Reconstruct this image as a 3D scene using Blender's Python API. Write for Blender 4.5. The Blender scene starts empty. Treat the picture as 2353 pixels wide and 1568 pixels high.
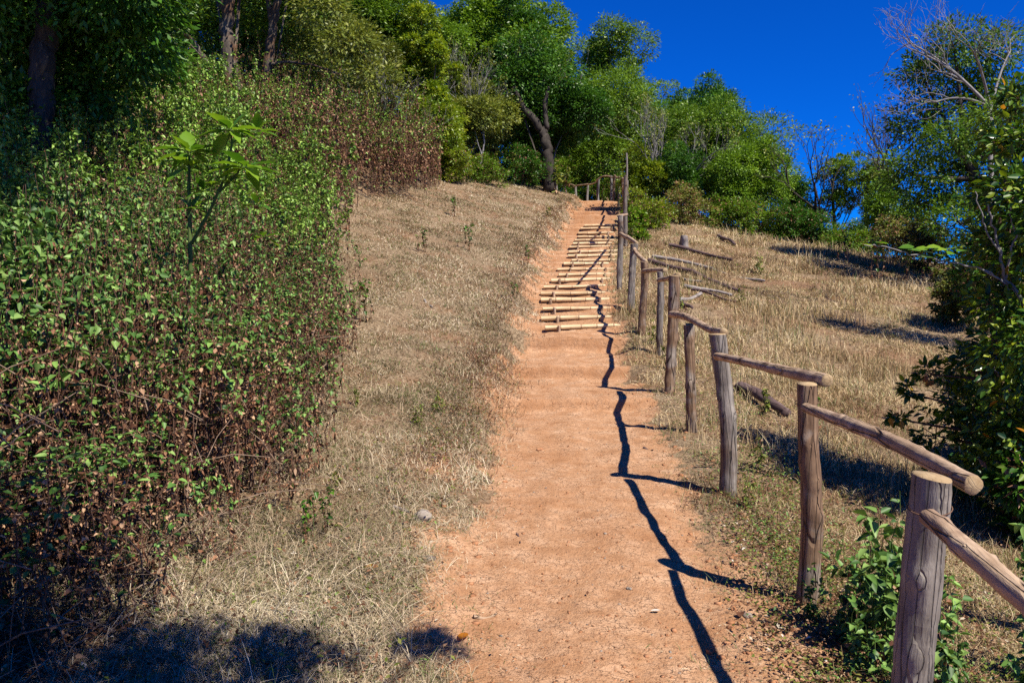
import bpy, math, random
import numpy as np
from mathutils import Vector, Matrix, Quaternion
R = math.radians
rng = np.random.default_rng(7)
random.seed(7)
sc = bpy.context.scene
COL = sc.collection

# ------------------------------------------------------------------ camera, sky, sun
EYE = 1.6
PITCH = math.atan(134/1960.0)
cam_d = bpy.data.cameras.new('camera'); cam_d.sensor_width = 36; cam_d.lens = 30.0
cam_d.clip_start = 0.05; cam_d.clip_end = 5000
cam = bpy.data.objects.new('camera', cam_d); COL.objects.link(cam)
cam.location = (0, 0, EYE); cam.rotation_euler = (R(90)-PITCH, 0, 0)
sc.camera = cam

SUN_EL, SUN_AZ = R(53), R(133)
SUNV = np.array([math.sin(SUN_AZ)*math.cos(SUN_EL), math.cos(SUN_AZ)*math.cos(SUN_EL), math.sin(SUN_EL)])
w = bpy.data.worlds.new('World'); sc.world = w; w.use_nodes = True
nt = w.node_tree; nt.nodes.clear()
sky = nt.nodes.new('ShaderNodeTexSky'); sky.sky_type = 'NISHITA'; sky.sun_disc = False
sky.sun_elevation = SUN_EL; sky.sun_rotation = SUN_AZ; sky.altitude = 2500
sky.air_density = 1.0; sky.dust_density = 0.0; sky.ozone_density = 6.0
hs = nt.nodes.new('ShaderNodeMix'); hs.data_type = 'RGBA'; hs.blend_type = 'MULTIPLY'
hs.inputs[0].default_value = 1.0; hs.inputs[7].default_value = (0.012, 0.43, 1.27, 1)
bg = nt.nodes.new('ShaderNodeBackground'); bg.inputs[1].default_value = 0.072
wo = nt.nodes.new('ShaderNodeOutputWorld')
nt.links.new(sky.outputs[0], hs.inputs[6]); nt.links.new(hs.outputs[2], bg.inputs[0]); nt.links.new(bg.outputs[0], wo.inputs[0])

sd = bpy.data.lights.new('sun', 'SUN'); sd.energy = 5.0; sd.angle = R(0.5); sd.color = (1.0, 0.93, 0.78)
so = bpy.data.objects.new('sun', sd); COL.objects.link(so)
so.rotation_euler = Vector(SUNV).to_track_quat('Z', 'Y').to_euler()

sc.view_settings.view_transform = 'Standard'; sc.view_settings.look = 'None'
sc.view_settings.gamma = 1; sc.view_settings.exposure = 0.70
sc.render.engine = 'CYCLES'
cy = sc.cycles
cy.max_bounces = 5; cy.diffuse_bounces = 1; cy.glossy_bounces = 2; cy.transmission_bounces = 2; cy.transparent_max_bounces = 4
cy.caustics_reflective = False; cy.caustics_refractive = False
cy.use_denoising = False

# ------------------------------------------------------------------ numpy noise
def _h(i, j, s):
    n = (i.astype(np.int64)*374761393 + j.astype(np.int64)*668265263 + s*974634777) & 0x7fffffff
    n = ((n ^ (n >> 13))*1274126177) & 0x7fffffff
    return ((n ^ (n >> 16)) & 0xffff)/65535.0
def vn(x, y, s=0):
    x = np.asarray(x, float); y = np.asarray(y, float)
    i = np.floor(x); j = np.floor(y); fx = x-i; fy = y-j
    fx = fx*fx*(3-2*fx); fy = fy*fy*(3-2*fy)
    i = i.astype(int); j = j.astype(int)
    a = _h(i, j, s); b = _h(i+1, j, s); c = _h(i, j+1, s); d = _h(i+1, j+1, s)
    return (a+(b-a)*fx)*(1-fy)+(c+(d-c)*fx)*fy
def fbm(x, y, s=0, o=4):
    t = 0; a = 1; n = 0
    for k in range(o):
        t = t+a*vn(np.asarray(x)*2**k+k*17.3, np.asarray(y)*2**k-k*9.1, s+k); n += a; a *= .5
    return t/n
def ss(x, a, b):
    t = np.clip((np.asarray(x, float)-a)/(b-a), 0, 1); return t*t*(3-2*t)

# ------------------------------------------------------------------ terrain
PY = [-60, 0, 3.4, 4.2, 5.9, 8.0, 9.6, 11.2, 13.0, 20.0, 27.6, 34.0, 37.0, 45, 70, 120, 400, 3000]
PZ = [-2.0, -.05, 0.0, .02, .10, .22, .38, .60, .97, 2.15, 3.50, 4.85, 5.1, 5.3, 5.0, 0.0, -40, -60]
XY = [-60, 0, 3.4, 5.9, 8.0, 11.2, 15, 20, 27.6, 34, 40, 60, 3000]
XC = [.3, .3, .35, .50, .65, .74, 1.07, 1.52, 2.5, 3.45, 4.0, 4, 4]
XH = [.65, .65, .65, .78, .84, .73, .78, .80, .85, .78, .8, .8, .8]
W2 = dict(px=1176.0, py=784.0, f=1960.0)
def Pbase(y): return np.interp(y, PY, PZ)
def xc(y): return np.interp(y, XY, XC)
def xh(y): return np.interp(y, XY, XH)
EDGES = []          # y of every step riser, filled below
EDGEZ = []
def Pstep(y):
    """tread-and-riser profile between the first and the last riser"""
    y = np.asarray(y, float); p = Pbase(y)
    if len(EDGES) < 2: return p
    e = np.array(EDGES); z = Pbase(e)
    k = np.clip(np.searchsorted(e, y)-1, 0, len(e)-2)
    inside = (y > e[0]) & (y < e[-1])
    t = (y-e[k])/(e[k+1]-e[k])
    lo, hi = z[k], z[k+1]
    dz = hi-lo
    st = lo+dz*(0.12+0.25*t+0.63*ss(t, .90, 1.0))+dz*.10
    st = lo + dz*(0.30*t + 0.70*ss(t, .93, 1.0))
    return np.where(inside, st, p)
def height(x, y, fine=True):
    x = np.asarray(x, float); y = np.asarray(y, float)
    u = x-xc(y); h = xh(y)
    onp = 1-ss(np.abs(u), h*.85, h*1.35)
    p = Pbase(y)*(1-onp)+Pstep(y)*onp
    yy = np.clip(y, 0, 60)
    L = np.clip(-u-h*.8, 0, None)
    cl = .10+.15*ss(yy, 4, 18)
    Lc = np.minimum(L, 22)
    sl = cl*Lc + (.03+.12*ss(yy, 10, 22))*np.clip(Lc-5, 0, None)
    bank = .09*ss(-u, h*.85, h*1.25)*ss(yy, 2, 8)
    Rr = np.clip(u-h, 0, None)
    sr = -.06*np.minimum(Rr, 40) - .0045*np.minimum(Rr, 30)**2
    sr = sr - .10*ss(Rr, .2, 1.2)*(1-ss(yy, 5, 10))
    q = np.clip(yy-25.5, 0, 30)
    sr = sr - ss(Rr, .8, 9)*(.135*q+.004*q*q)
    near = 1-ss(y, 60, 200)
    z = p+(sl+bank+sr)*near
    # hill flattens behind the left crest
    z = z - ss(L, 1, 6)*.14*np.clip(yy-34, 0, 30)
    if fine:
        n1 = (fbm(x*.35, y*.35, 3)-.5)*.35*(1-onp)*ss(np.abs(u), h, h+3)
        n2 = (fbm(x*1.6, y*1.6, 5)-.5)*.10*(1-.55*onp)
        n3 = (fbm(x*7, y*7, 9)-.5)*.035*(1-.5*onp)
        z = z+n1+n2+n3
        z = z - .02*onp + onp*((fbm(u*2.6+3, y*.55, 91)-.5)*.07+(vn(x*9+y*2, y*8, 93)-.5)*.014*(1-ss(y, 8, 14)))
    return z
cp, sp_ = math.cos(PITCH), math.sin(PITCH)
def ray(px, py):
    a = (px-W2['px'])/W2['f']; b = -(py-W2['py'])/W2['f']
    d = np.array([a, cp+b*sp_, b*cp-sp_]); return d/d[1]
def pt(px, py, y):
    """world point on the sight line of a photo pixel (2352 px frame) at depth y"""
    d = ray(px, py); return np.array([d[0]*y, y, EYE+d[2]*y])
_ys = np.concatenate([np.arange(1.5, 12, .02), np.arange(12, 60, .04)])
def at(px, py, fine=True):
    d = ray(px, py); zz = EYE+d[2]*_ys; g = height(d[0]*_ys, _ys, fine)
    k = np.argmax(zz < g)
    if zz[k] >= g[k]: k = np.argmin(zz-g)
    y = _ys[k]; return np.array([d[0]*y, y, float(height(d[0]*y, y, fine))])
def G(x, y): return float(height(x, y))

def C1(cx, cy_): return (1176+cx*.2885, 343.7+cy_*.2885)      # close-up of the stairs
BAM = [(262,1396,872,1378),(230,1338,795,1300),(245,1262,790,1228),(230,1192,775,1162),(228,1140,745,1112),(250,1090,745,1058),
 (310,1035,785,1008),(370,998,800,962),(360,950,805,925),(410,905,770,885),(475,870,845,865),(445,832,845,828),(450,802,845,795),
 (455,768,840,755),(485,740,800,730),(500,712,815,708),(525,682,810,680),(525,655,810,650),(545,622,840,607),(575,595,840,590)]
bam_y = []
for b in BAM:
    px, py = C1((b[0]+b[2])/2, (b[1]+b[3])/2)
    d = ray(px, py); zz = EYE+d[2]*_ys; k = np.argmax(zz < Pbase(_ys)+.0); bam_y.append(float(_ys[k]))
bam_y = sorted(bam_y)
for i in range(1, len(bam_y)):
    if bam_y[i]-bam_y[i-1] < .35: bam_y[i] = bam_y[i-1]+.35
E = [7.3, 9.3, 10.9, 12.35] + bam_y
last = bam_y[-1]
E += [last+(34.2-last)*t for t in (.16, .33, .5, .67, .84, 1.0)]
EDGES[:] = E

# ------------------------------------------------------------------ mesh helpers
def mesh_obj(name, V, Q, mats, mi=None, tint=None, parent=None, smooth=False, loc=None, rot=None, attrs=None):
    V = np.ascontiguousarray(V, dtype=np.float32); Q = np.ascontiguousarray(Q, dtype=np.int32)
    me = bpy.data.meshes.new(name)
    k = Q.shape[1]; n = len(Q)
    me.vertices.add(len(V)); me.vertices.foreach_set('co', V.ravel())
    me.loops.add(n*k); me.loops.foreach_set('vertex_index', Q.ravel())
    me.polygons.add(n); me.polygons.foreach_set('loop_start', np.arange(0, n*k, k, dtype=np.int32))
    try: me.polygons.foreach_set('loop_total', np.full(n, k, dtype=np.int32))
    except Exception: pass
    for m in (mats if isinstance(mats, (list, tuple)) else [mats]): me.materials.append(m)
    if mi is not None: me.polygons.foreach_set('material_index', np.asarray(mi, dtype=np.int32))
    if smooth: me.polygons.foreach_set('use_smooth', np.ones(n, dtype=bool))
    if tint is not None:
        a = me.attributes.new('tint', 'FLOAT', 'FACE'); a.data.foreach_set('value', np.asarray(tint, dtype=np.float32))
    for nm, arr in (attrs or {}).items():
        a = me.attributes.new(nm, 'FLOAT', 'POINT'); a.data.foreach_set('value', np.asarray(arr, dtype=np.float32))
    me.update(calc_edges=True); me.validate()
    o = bpy.data.objects.new(name, me); COL.objects.link(o)
    place(o, loc, rot, parent)
    return o
def place(o, loc=None, rot=None, parent=None):
    if rot is not None:
        o.rotation_mode = 'QUATERNION'; o.rotation_quaternion = rot
    l = Vector(loc) if loc is not None else Vector((0, 0, 0))
    if parent is not None:
        o.parent = parent; l = l-parent.location if loc is not None else l
    o.location = l
def tag(o, label=None, cat=None, group=None, kind=None):
    if label: o['label'] = label
    if cat: o['category'] = cat
    if group: o['group'] = group
    if kind: o['kind'] = kind
    return o
def empty(name, loc, label, cat, group=None):
    o = bpy.data.objects.new(name, None); COL.objects.link(o); o.location = Vector(loc)
    o.empty_display_size = .2
    return tag(o, label, cat, group)
def copy_tree(o, parent=None):
    c = o.copy(); COL.objects.link(c); c.parent = parent
    for ch in list(o.children): copy_tree(ch, c)
    return c

class Acc:
    """collects quads"""
    def __init__(s): s.V = []; s.Q = []; s.M = []; s.T = []; s.n = 0
    def add(s, V, Q, m=0, t=0.5):
        V = np.asarray(V, float).reshape(-1, 3); Q = np.asarray(Q, int)
        s.V.append(V); s.Q.append(Q+s.n); s.n += len(V)
        s.M.append(np.broadcast_to(np.asarray(m), (len(Q),)).copy()); s.T.append(np.broadcast_to(np.asarray(t, float), (len(Q),)).copy())
    def build(s, name, mats, parent=None, loc=None, rot=None, smooth=False):
        return mesh_obj(name, np.concatenate(s.V), np.concatenate(s.Q), mats, np.concatenate(s.M), np.concatenate(s.T), parent, smooth, loc, rot)

def nrm(v): return v/np.maximum(np.linalg.norm(v, axis=-1, keepdims=True), 1e-9)
def add_leaves(acc, pos, d, n, L, Wd, m=0, t=None, shape='hex', fold=.18, droop=.0):
    """pos base points, d pointing directions, n face normals; one leaf each"""
    N = len(pos); d = nrm(d); side = nrm(np.cross(d, n)); n = nrm(np.cross(side, d))
    L = np.broadcast_to(np.asarray(L, float), (N,))[:, None]; Wd = np.broadcast_to(np.asarray(Wd, float), (N,))[:, None]; fold = np.broadcast_to(np.asarray(fold, float), (N,))[:, None]
    t = rng.random(N) if t is None else np.broadcast_to(t, (N,))
    m = np.broadcast_to(m, (N,))
    if shape == 'diamond':
        V = np.stack([pos, pos+d*L*.45+side*Wd*.5+n*Wd*fold, pos+d*L-n*L*droop, pos+d*L*.45-side*Wd*.5+n*Wd*fold], 1)
        Q = np.arange(N*4).reshape(N, 4)
        acc.add(V.reshape(-1, 3), Q, m, t)
    else:
        up = n*Wd*fold
        V = np.stack([pos, pos+d*L*.28+side*Wd*.48+up, pos+d*L*.62+side*Wd*.36+up-n*L*droop*.4, pos+d*L-n*L*droop,
                      pos+d*L*.62-side*Wd*.36+up-n*L*droop*.4, pos+d*L*.28-side*Wd*.48+up], 1)
        b = (np.arange(N)*6)[:, None]
        Q = np.concatenate([b+np.array([[0, 1, 2, 3]]), b+np.array([[0, 3, 4, 5]])], 1).reshape(-1, 4)
        acc.add(V.reshape(-1, 3), Q, np.repeat(m, 2), np.repeat(t, 2))
def tube(acc, P, Rr, sides=6, m=0, t=0.5, cap=True, rough=0.0):
    P = np.asarray(P, float); n = len(P); Rr = np.broadcast_to(np.asarray(Rr, float), (n,))
    T = np.gradient(P, axis=0); T = nrm(T)
    ref = np.array([0, 0, 1.0]) if abs(T[0][2]) < .9 else np.array([1.0, 0, 0])
    a = nrm(np.cross(T, ref)); b = np.cross(T, a)
    an = np.arange(sides)/sides*2*math.pi
    rr = Rr[:, None, None]*(1+rough*(rng.random((n, sides, 1))-.5))
    V = P[:, None, :]+rr*(np.cos(an)[None, :, None]*a[:, None, :]+np.sin(an)[None, :, None]*b[:, None, :])
    i = np.arange(n-1)[:, None]*sides; j = np.arange(sides)[None, :]; k = (j+1) % sides
    Q = np.stack([i+j, i+k, i+sides+k, i+sides+j], -1).reshape(-1, 4)
    V = V.reshape(-1, 3)
    if cap:
        V = np.vstack([V, P[0], P[-1]]); c0 = n*sides; c1 = c0+1
        q0 = [[c0, (jj+1) % sides, jj, jj] for jj in range(sides)]
        e = (n-1)*sides
        # caps as quads over pairs of sides
        q0 = [[c0, (jj+2) % sides, jj+1, jj] for jj in range(0, sides, 2)]
        q1 = [[c1, e+jj, e+jj+1, e+(jj+2) % sides] for jj in range(0, sides, 2)]
        Q = np.vstack([Q, q0, q1])
    acc.add(V, Q, m, t)

# ------------------------------------------------------------------ materials
def newmat(name):
    m = bpy.data.materials.new(name); m.use_nodes = True; nt = m.node_tree; nt.nodes.clear()
    out = nt.nodes.new('ShaderNodeOutputMaterial'); return m, nt, out
def nd(nt, t, **kw):
    n = nt.nodes.new(t)
    for k, v in kw.items(): setattr(n, k, v)
    return n
def ramp(nt, stops, interp='LINEAR'):
    r = nt.nodes.new('ShaderNodeValToRGB'); r.color_ramp.interpolation = interp
    el = r.color_ramp.elements
    while len(el) < len(stops): el.new(.5)
    for e, (p, c) in zip(el, stops): e.position = p; e.color = (*c, 1)
    return r
def noise(nt, vec, scale, detail=4, rough=.55, dist=0):
    n = nt.nodes.new('ShaderNodeTexNoise'); n.inputs['Scale'].default_value = scale; n.inputs['Detail'].default_value = detail
    n.inputs['Roughness'].default_value = rough; n.inputs['Distortion'].default_value = dist
    if vec is not None: nt.links.new(vec, n.inputs['Vector'])
    return n
def mixc(nt, fac, a, b, mode='MIX'):
    m = nt.nodes.new('ShaderNodeMix'); m.data_type = 'RGBA'; m.blend_type = mode
    for s, v in ((0, fac), (6, a), (7, b)):
        if isinstance(v, (int, float)): m.inputs[s].default_value = v
        elif isinstance(v, tuple): m.inputs[s].default_value = (*v, 1)
        else: nt.links.new(v, m.inputs[s])
    return m.outputs[2]
def mapr(nt, v, a, b, c=0, d=1):
    m = nt.nodes.new('ShaderNodeMapRange'); nt.links.new(v, m.inputs[0])
    for i, q in zip((1, 2, 3, 4), (a, b, c, d)): m.inputs[i].default_value = q
    return m.outputs[0]
def mul(nt, a, b, op='MULTIPLY'):
    m = nt.nodes.new('ShaderNodeMath'); m.operation = op
    for i, v in enumerate((a, b)):
        if isinstance(v, (int, float)): m.inputs[i].default_value = v
        else: nt.links.new(v, m.inputs[i])
    return m.outputs[0]

def leafmat(name, cols, transl=.28, rough=.45, spec=.4, vein=False):
    m, nt, out = newmat(name)
    at_ = nd(nt, 'ShaderNodeAttribute', attribute_name='tint')
    oi = nd(nt, 'ShaderNodeObjectInfo')
    r = ramp(nt, [(i/(len(cols)-1), c) for i, c in enumerate(cols)]); nt.links.new(at_.outputs['Fac'], r.inputs[0])
    v = mapr(nt, oi.outputs['Random'], 0, 1, .82, 1.18)
    hsv = nd(nt, 'ShaderNodeHueSaturation'); nt.links.new(r.outputs[0], hsv.inputs['Color']); nt.links.new(v, hsv.inputs['Value'])
    col = hsv.outputs[0]
    p = nd(nt, 'ShaderNodeBsdfPrincipled'); nt.links.new(col, p.inputs['Base Color'])
    p.inputs['Roughness'].default_value = rough; p.inputs['Specular IOR Level'].default_value = spec
    t = nd(nt, 'ShaderNodeBsdfTranslucent'); nt.links.new(mixc(nt, .5, col, (1.6, 1.5, .5), 'MULTIPLY'), t.inputs[0])
    mx = nd(nt, 'ShaderNodeMixShader'); mx.inputs[0].default_value = transl
    nt.links.new(p.outputs[0], mx.inputs[1]); nt.links.new(t.outputs[0], mx.inputs[2]); nt.links.new(mx.outputs[0], out.inputs[0])
    return m
L_DEEP = leafmat('deep_green_leaf', [(.015, .055, .006), (.035, .11, .010), (.075, .19, .018), (.13, .28, .03)], .28, .42, .35)
L_MID = leafmat('mid_green_leaf', [(.035, .09, .008), (.09, .18, .012), (.16, .28, .018), (.25, .38, .03)], .3, .45, .35)
L_YEL = leafmat('yellow_green_leaf', [(.06, .12, .008), (.13, .21, .010), (.22, .30, .014), (.36, .38, .02)], .3)
L_OLIVE = leafmat('olive_leaf', [(.055, .08, .012), (.12, .16, .022), (.21, .24, .04), (.30, .30, .08)])
L_HERB = leafmat('thicket_herb_leaf', [(.05, .12, .014), (.12, .24, .03), (.20, .34, .05), (.32, .46, .09)], .18, .45, .4)
L_DRY = leafmat('withered_leaf', [(.05, .02, .012), (.13, .055, .03), (.26, .13, .075), (.46, .30, .19)], .05, .8, .15)
L_WEED = leafmat('nettle_leaf', [(.035, .09, .018), (.075, .17, .03), (.14, .26, .05), (.25, .38, .10)], .16, .5, .35)
L_LIME = leafmat('lime_leaf', [(.10, .24, .012), (.16, .34, .015), (.24, .42, .02), (.30, .46, .03)], .42, .4, .5)
L_SHINY = leafmat('broad_glossy_leaf', [(.012, .04, .008), (.025, .08, .012), (.06, .14, .012), (.12, .20, .015)], .30, .30, .5)
L_ORANGE = leafmat('autumn_leaf', [(.30, .16, .01), (.40, .13, .01), (.45, .22, .02), (.5, .35, .04)], .35)
L_STRAW = leafmat('straw', [(.15, .105, .065), (.34, .255, .165), (.54, .43, .29), (.76, .66, .50)], .12, .7, .25)
L_GOLD = leafmat('golden_straw', [(.16, .095, .05), (.38, .26, .135), (.58, .44, .25), (.78, .65, .43)], .12, .7, .25)
L_GRASSG = leafmat('green_grass', [(.05, .09, .02), (.10, .15, .035), (.16, .2, .05), (.25, .26, .09)], .2)
L_PALE = leafmat('pale_dry_leaf', [(.45, .38, .28), (.55, .48, .38), (.68, .62, .55), (.35, .2, .1)], .1, .7, .2)

def barkmat(name, c1, c2, c3, sx=18, sz=2.2, bump=.6, crack=1.0, patch=None, pscale=1.4):
    m, nt, out = newmat(name)
    tc = nd(nt, 'ShaderNodeTexCoord'); mp = nd(nt, 'ShaderNodeMapping'); mp.inputs['Scale'].default_value = (sx, sx, sz)
    oi = nd(nt, 'ShaderNodeObjectInfo'); ad = nd(nt, 'ShaderNodeVectorMath', operation='ADD')
    sc_ = nd(nt, 'ShaderNodeVectorMath', operation='SCALE'); sc_.inputs[3].default_value = 37
    cmb = nd(nt, 'ShaderNodeCombineXYZ')
    for i in range(3): nt.links.new(oi.outputs['Random'], cmb.inputs[i])
    nt.links.new(cmb.outputs[0], sc_.inputs[0]); nt.links.new(tc.outputs['Object'], ad.inputs[0]); nt.links.new(sc_.outputs[0], ad.inputs[1])
    nt.links.new(ad.outputs[0], mp.inputs[0])
    n1 = noise(nt, mp.outputs[0], 1.0, 6, .65, .4)
    n2 = noise(nt, ad.outputs[0], 9, 5, .6)
    n3 = noise(nt, ad.outputs[0], pscale, 3, .6, .6)
    r = ramp(nt, [(.25, c1), (.5, c2), (.75, c3)]); nt.links.new(n1.outputs[0], r.inputs[0])
    col = r.outputs[0]
    if patch: col = mixc(nt, mapr(nt, n3.outputs[0], .48, .62), col, patch)
    col = mixc(nt, mapr(nt, n2.outputs[0], .35, .65, .0, .55), col, c1)
    # long dark checks running with the grain
    w_ = nd(nt, 'ShaderNodeTexVoronoi', feature='DISTANCE_TO_EDGE'); mp2 = nd(nt, 'ShaderNodeMapping'); mp2.inputs['Scale'].default_value = (sx*1.2, sx*1.2, sz*.8)
    nt.links.new(ad.outputs[0], mp2.inputs[0]); nt.links.new(mp2.outputs[0], w_.inputs['Vector']); w_.inputs['Scale'].default_value = 1
    cr = mapr(nt, w_.outputs['Distance'], .0, .05, .30*crack, 0)
    gate = mapr(nt, n3.outputs[0], .42, .55)
    col = mixc(nt, mul(nt, mul(nt, cr, gate), 2.2), col, tuple(q*.25 for q in c1))
    p = nd(nt, 'ShaderNodeBsdfPrincipled'); nt.links.new(col, p.inputs['Base Color']); p.inputs['Roughness'].default_value = .8
    p.inputs['Specular IOR Level'].default_value = .25
    b = nd(nt, 'ShaderNodeBump'); b.inputs['Strength'].default_value = bump; b.inputs['Distance'].default_value = .012
    hgt = mul(nt, n1.outputs[0], mul(nt, cr, -1.5), 'ADD'); nt.links.new(hgt, b.inputs['Height']); nt.links.new(b.outputs[0], p.inputs['Normal'])
    nt.links.new(p.outputs[0], out.inputs[0]); return m
B_POST = barkmat('weathered_grey_wood', (.085, .068, .06), (.25, .215, .19), (.42, .375, .33), patch=(.15, .09, .055), bump=1.0, crack=1.6, sx=22, sz=1.8)
B_POST2 = barkmat('half_barked_brown_wood', (.075, .04, .025), (.25, .155, .095), (.44, .33, .23), patch=(.30, .25, .21), bump=1.0, crack=1.6, pscale=4, sx=22, sz=1.8)
B_RAIL = barkmat('peeled_tan_rail_wood', (.24, .15, .09), (.50, .36, .25), (.66, .52, .40), patch=(.30, .20, .14), pscale=7, bump=1.0, crack=1.5)
B_CUT = barkmat('sawn_end_wood', (.26, .17, .09), (.42, .30, .17), (.52, .40, .25), 30, 30, .3)
B_TRUNK = barkmat('dark_tree_bark', (.02, .015, .012), (.05, .04, .033), (.10, .085, .07), 8, 2, .8)
B_TRUNK2 = barkmat('lichened_tree_bark', (.04, .032, .027), (.12, .095, .075), (.24, .20, .165), 8, 2, .8, patch=(.16, .08, .04))
B_GREY = barkmat('bleached_twig_bark', (.12, .11, .11), (.24, .225, .22), (.38, .36, .35), 14, 3, .3)
B_STEM = barkmat('brown_stem', (.06, .032, .022), (.14, .075, .05), (.26, .16, .11), 20, 4, .2)
B_STEMG = barkmat('green_stem', (.05, .08, .02), (.09, .14, .03), (.14, .17, .05), 20, 4, .2)
B_LOG = barkmat('fallen_log_bark', (.055, .035, .035), (.14, .09, .085), (.22, .16, .15), 10, 2.2, .7)
B_LOGP = barkmat('bleached_log_wood', (.16, .13, .12), (.30, .26, .24), (.44, .40, .37), 14, 2.2, .6)

def bamboomat():
    m, nt, out = newmat('dry_bamboo')
    tc = nd(nt, 'ShaderNodeTexCoord'); oi = nd(nt, 'ShaderNodeObjectInfo')
    mp = nd(nt, 'ShaderNodeMapping'); mp.inputs['Scale'].default_value = (40, 40, 2.5); nt.links.new(tc.outputs['Object'], mp.inputs[0])
    n1 = noise(nt, mp.outputs[0], 1, 4); n2 = noise(nt, tc.outputs['Object'], 6, 4)
    r = ramp(nt, [(.2, (.36, .24, .12)), (.5, (.56, .42, .24)), (.8, (.66, .53, .34))]); nt.links.new(n1.outputs[0], r.inputs[0])
    col = mixc(nt, mapr(nt, n2.outputs[0], .5, .75, 0, .7), r.outputs[0], (.26, .13, .06))
    at_ = nd(nt, 'ShaderNodeAttribute', attribute_name='tint')
    col = mixc(nt, mapr(nt, at_.outputs['Fac'], .6, 1.0), col, (.20, .12, .06))
    col = mixc(nt, 1.0, col, mixc(nt, mapr(nt, oi.outputs['Random'], 0, 1), (.80, .74, .68), (1.1, 1.1, 1.1)), 'MULTIPLY')
    p = nd(nt, 'ShaderNodeBsdfPrincipled'); nt.links.new(col, p.inputs['Base Color']); p.inputs['Roughness'].default_value = .5
    b = nd(nt, 'ShaderNodeBump'); b.inputs['Strength'].default_value = .3; b.inputs['Distance'].default_value = .004
    nt.links.new(n1.outputs[0], b.inputs['Height']); nt.links.new(b.outputs[0], p.inputs['Normal'])
    nt.links.new(p.outputs[0], out.inputs[0]); return m
BAMBOO = bamboomat()

def groundmat():
    m, nt, out = newmat('hillside_soil')
    tc = nd(nt, 'ShaderNodeNewGeometry'); P = tc.outputs['Position']
    dat = nd(nt, 'ShaderNodeAttribute', attribute_name='dirt'); D = dat.outputs['Fac']
    gat = nd(nt, 'ShaderNodeAttribute', attribute_name='steep'); S = gat.outputs['Fac']
    nf = noise(nt, P, 26, 6, .7); nm = noise(nt, P, 5, 5, .6); nl = noise(nt, P, 1.1, 4, .55); nv = noise(nt, P, 90, 3, .6)
    # trodden red earth
    r1 = ramp(nt, [(.2, (.27, .13, .065)), (.4, (.42, .225, .12)), (.56, (.52, .305, .18)), (.75, (.62, .40, .26))])
    nt.links.new(nm.outputs[0], r1.inputs[0])
    dirt = mixc(nt, mapr(nt, nf.outputs[0], .52, .68, 0, .65), r1.outputs[0], (.27, .125, .06))
    dirt = mixc(nt, mapr(nt, nl.outputs[0], .50, .68, 0, .5), dirt, (.36, .17, .08))
    dirt = mixc(nt, mapr(nt, nv.outputs[0], .56, .68, 0, .75), dirt, (.16, .08, .045))
    # fine hair cracks in the crust
    vo = nd(nt, 'ShaderNodeTexVoronoi', feature='DISTANCE_TO_EDGE'); vo.inputs['Scale'].default_value = 13
    dv = noise(nt, P, 8, 3); va = nd(nt, 'ShaderNodeVectorMath', operation='MULTIPLY_ADD')
    nt.links.new(dv.outputs['Color'], va.inputs[0]); va.inputs[1].default_value = (.25, .25, .25); nt.links.new(P, va.inputs[2])
    nt.links.new(va.outputs[0], vo.inputs['Vector'])
    crk = mul(nt, mapr(nt, vo.outputs['Distance'], 0, .035, .55, 0), mapr(nt, nm.outputs[0], .42, .6))
    dirt = mixc(nt, crk, dirt, (.15, .065, .035))
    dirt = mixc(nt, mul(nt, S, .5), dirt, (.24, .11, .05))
    # thatch under the grass
    r2 = ramp(nt, [(.25, (.065, .042, .028)), (.45, (.19, .13, .08)), (.62, (.33, .245, .16)), (.8, (.46, .36, .25))])
    nt.links.new(nf.outputs[0], r2.inputs[0])
    th = mixc(nt, mapr(nt, nl.outputs[0], .45, .65, 0, .5), r2.outputs[0], (.20, .09, .045))
    msk = mapr(nt, mul(nt, D, mul(nt, nf.outputs[0], -.5, 'ADD'), 'ADD'), .32, .60)
    mm = mul(nt, D, mul(nt, mul(nt, nf.outputs[0], -.5, 'ADD'), .9), 'ADD')
    msk = mapr(nt, mm, .38, .60)
    col = mixc(nt, msk, th, dirt)
    p = nd(nt, 'ShaderNodeBsdfPrincipled'); nt.links.new(col, p.inputs['Base Color']); p.inputs['Roughness'].default_value = .95
    p.inputs['Specular IOR Level'].default_value = .1
    b = nd(nt, 'ShaderNodeBump'); b.inputs['Strength'].default_value = .9; b.inputs['Distance'].default_value = .022
    hh = mul(nt, mul(nt, nf.outputs[0], mul(nt, nv.outputs[0], .4), 'ADD'), mul(nt, crk, -.6), 'ADD')
    nt.links.new(hh, b.inputs['Height']); nt.links.new(b.outputs[0], p.inputs['Normal'])
    nt.links.new(p.outputs[0], out.inputs[0]); return m
GROUND = groundmat()
ROCK = barkmat('pale_stone', (.16, .13, .11), (.30, .25, .21), (.42, .36, .31), 6, 6, .5)
CLOD = barkmat('red_clod', (.26, .11, .05), (.42, .20, .10), (.52, .28, .16), 12, 12, .5)

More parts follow.
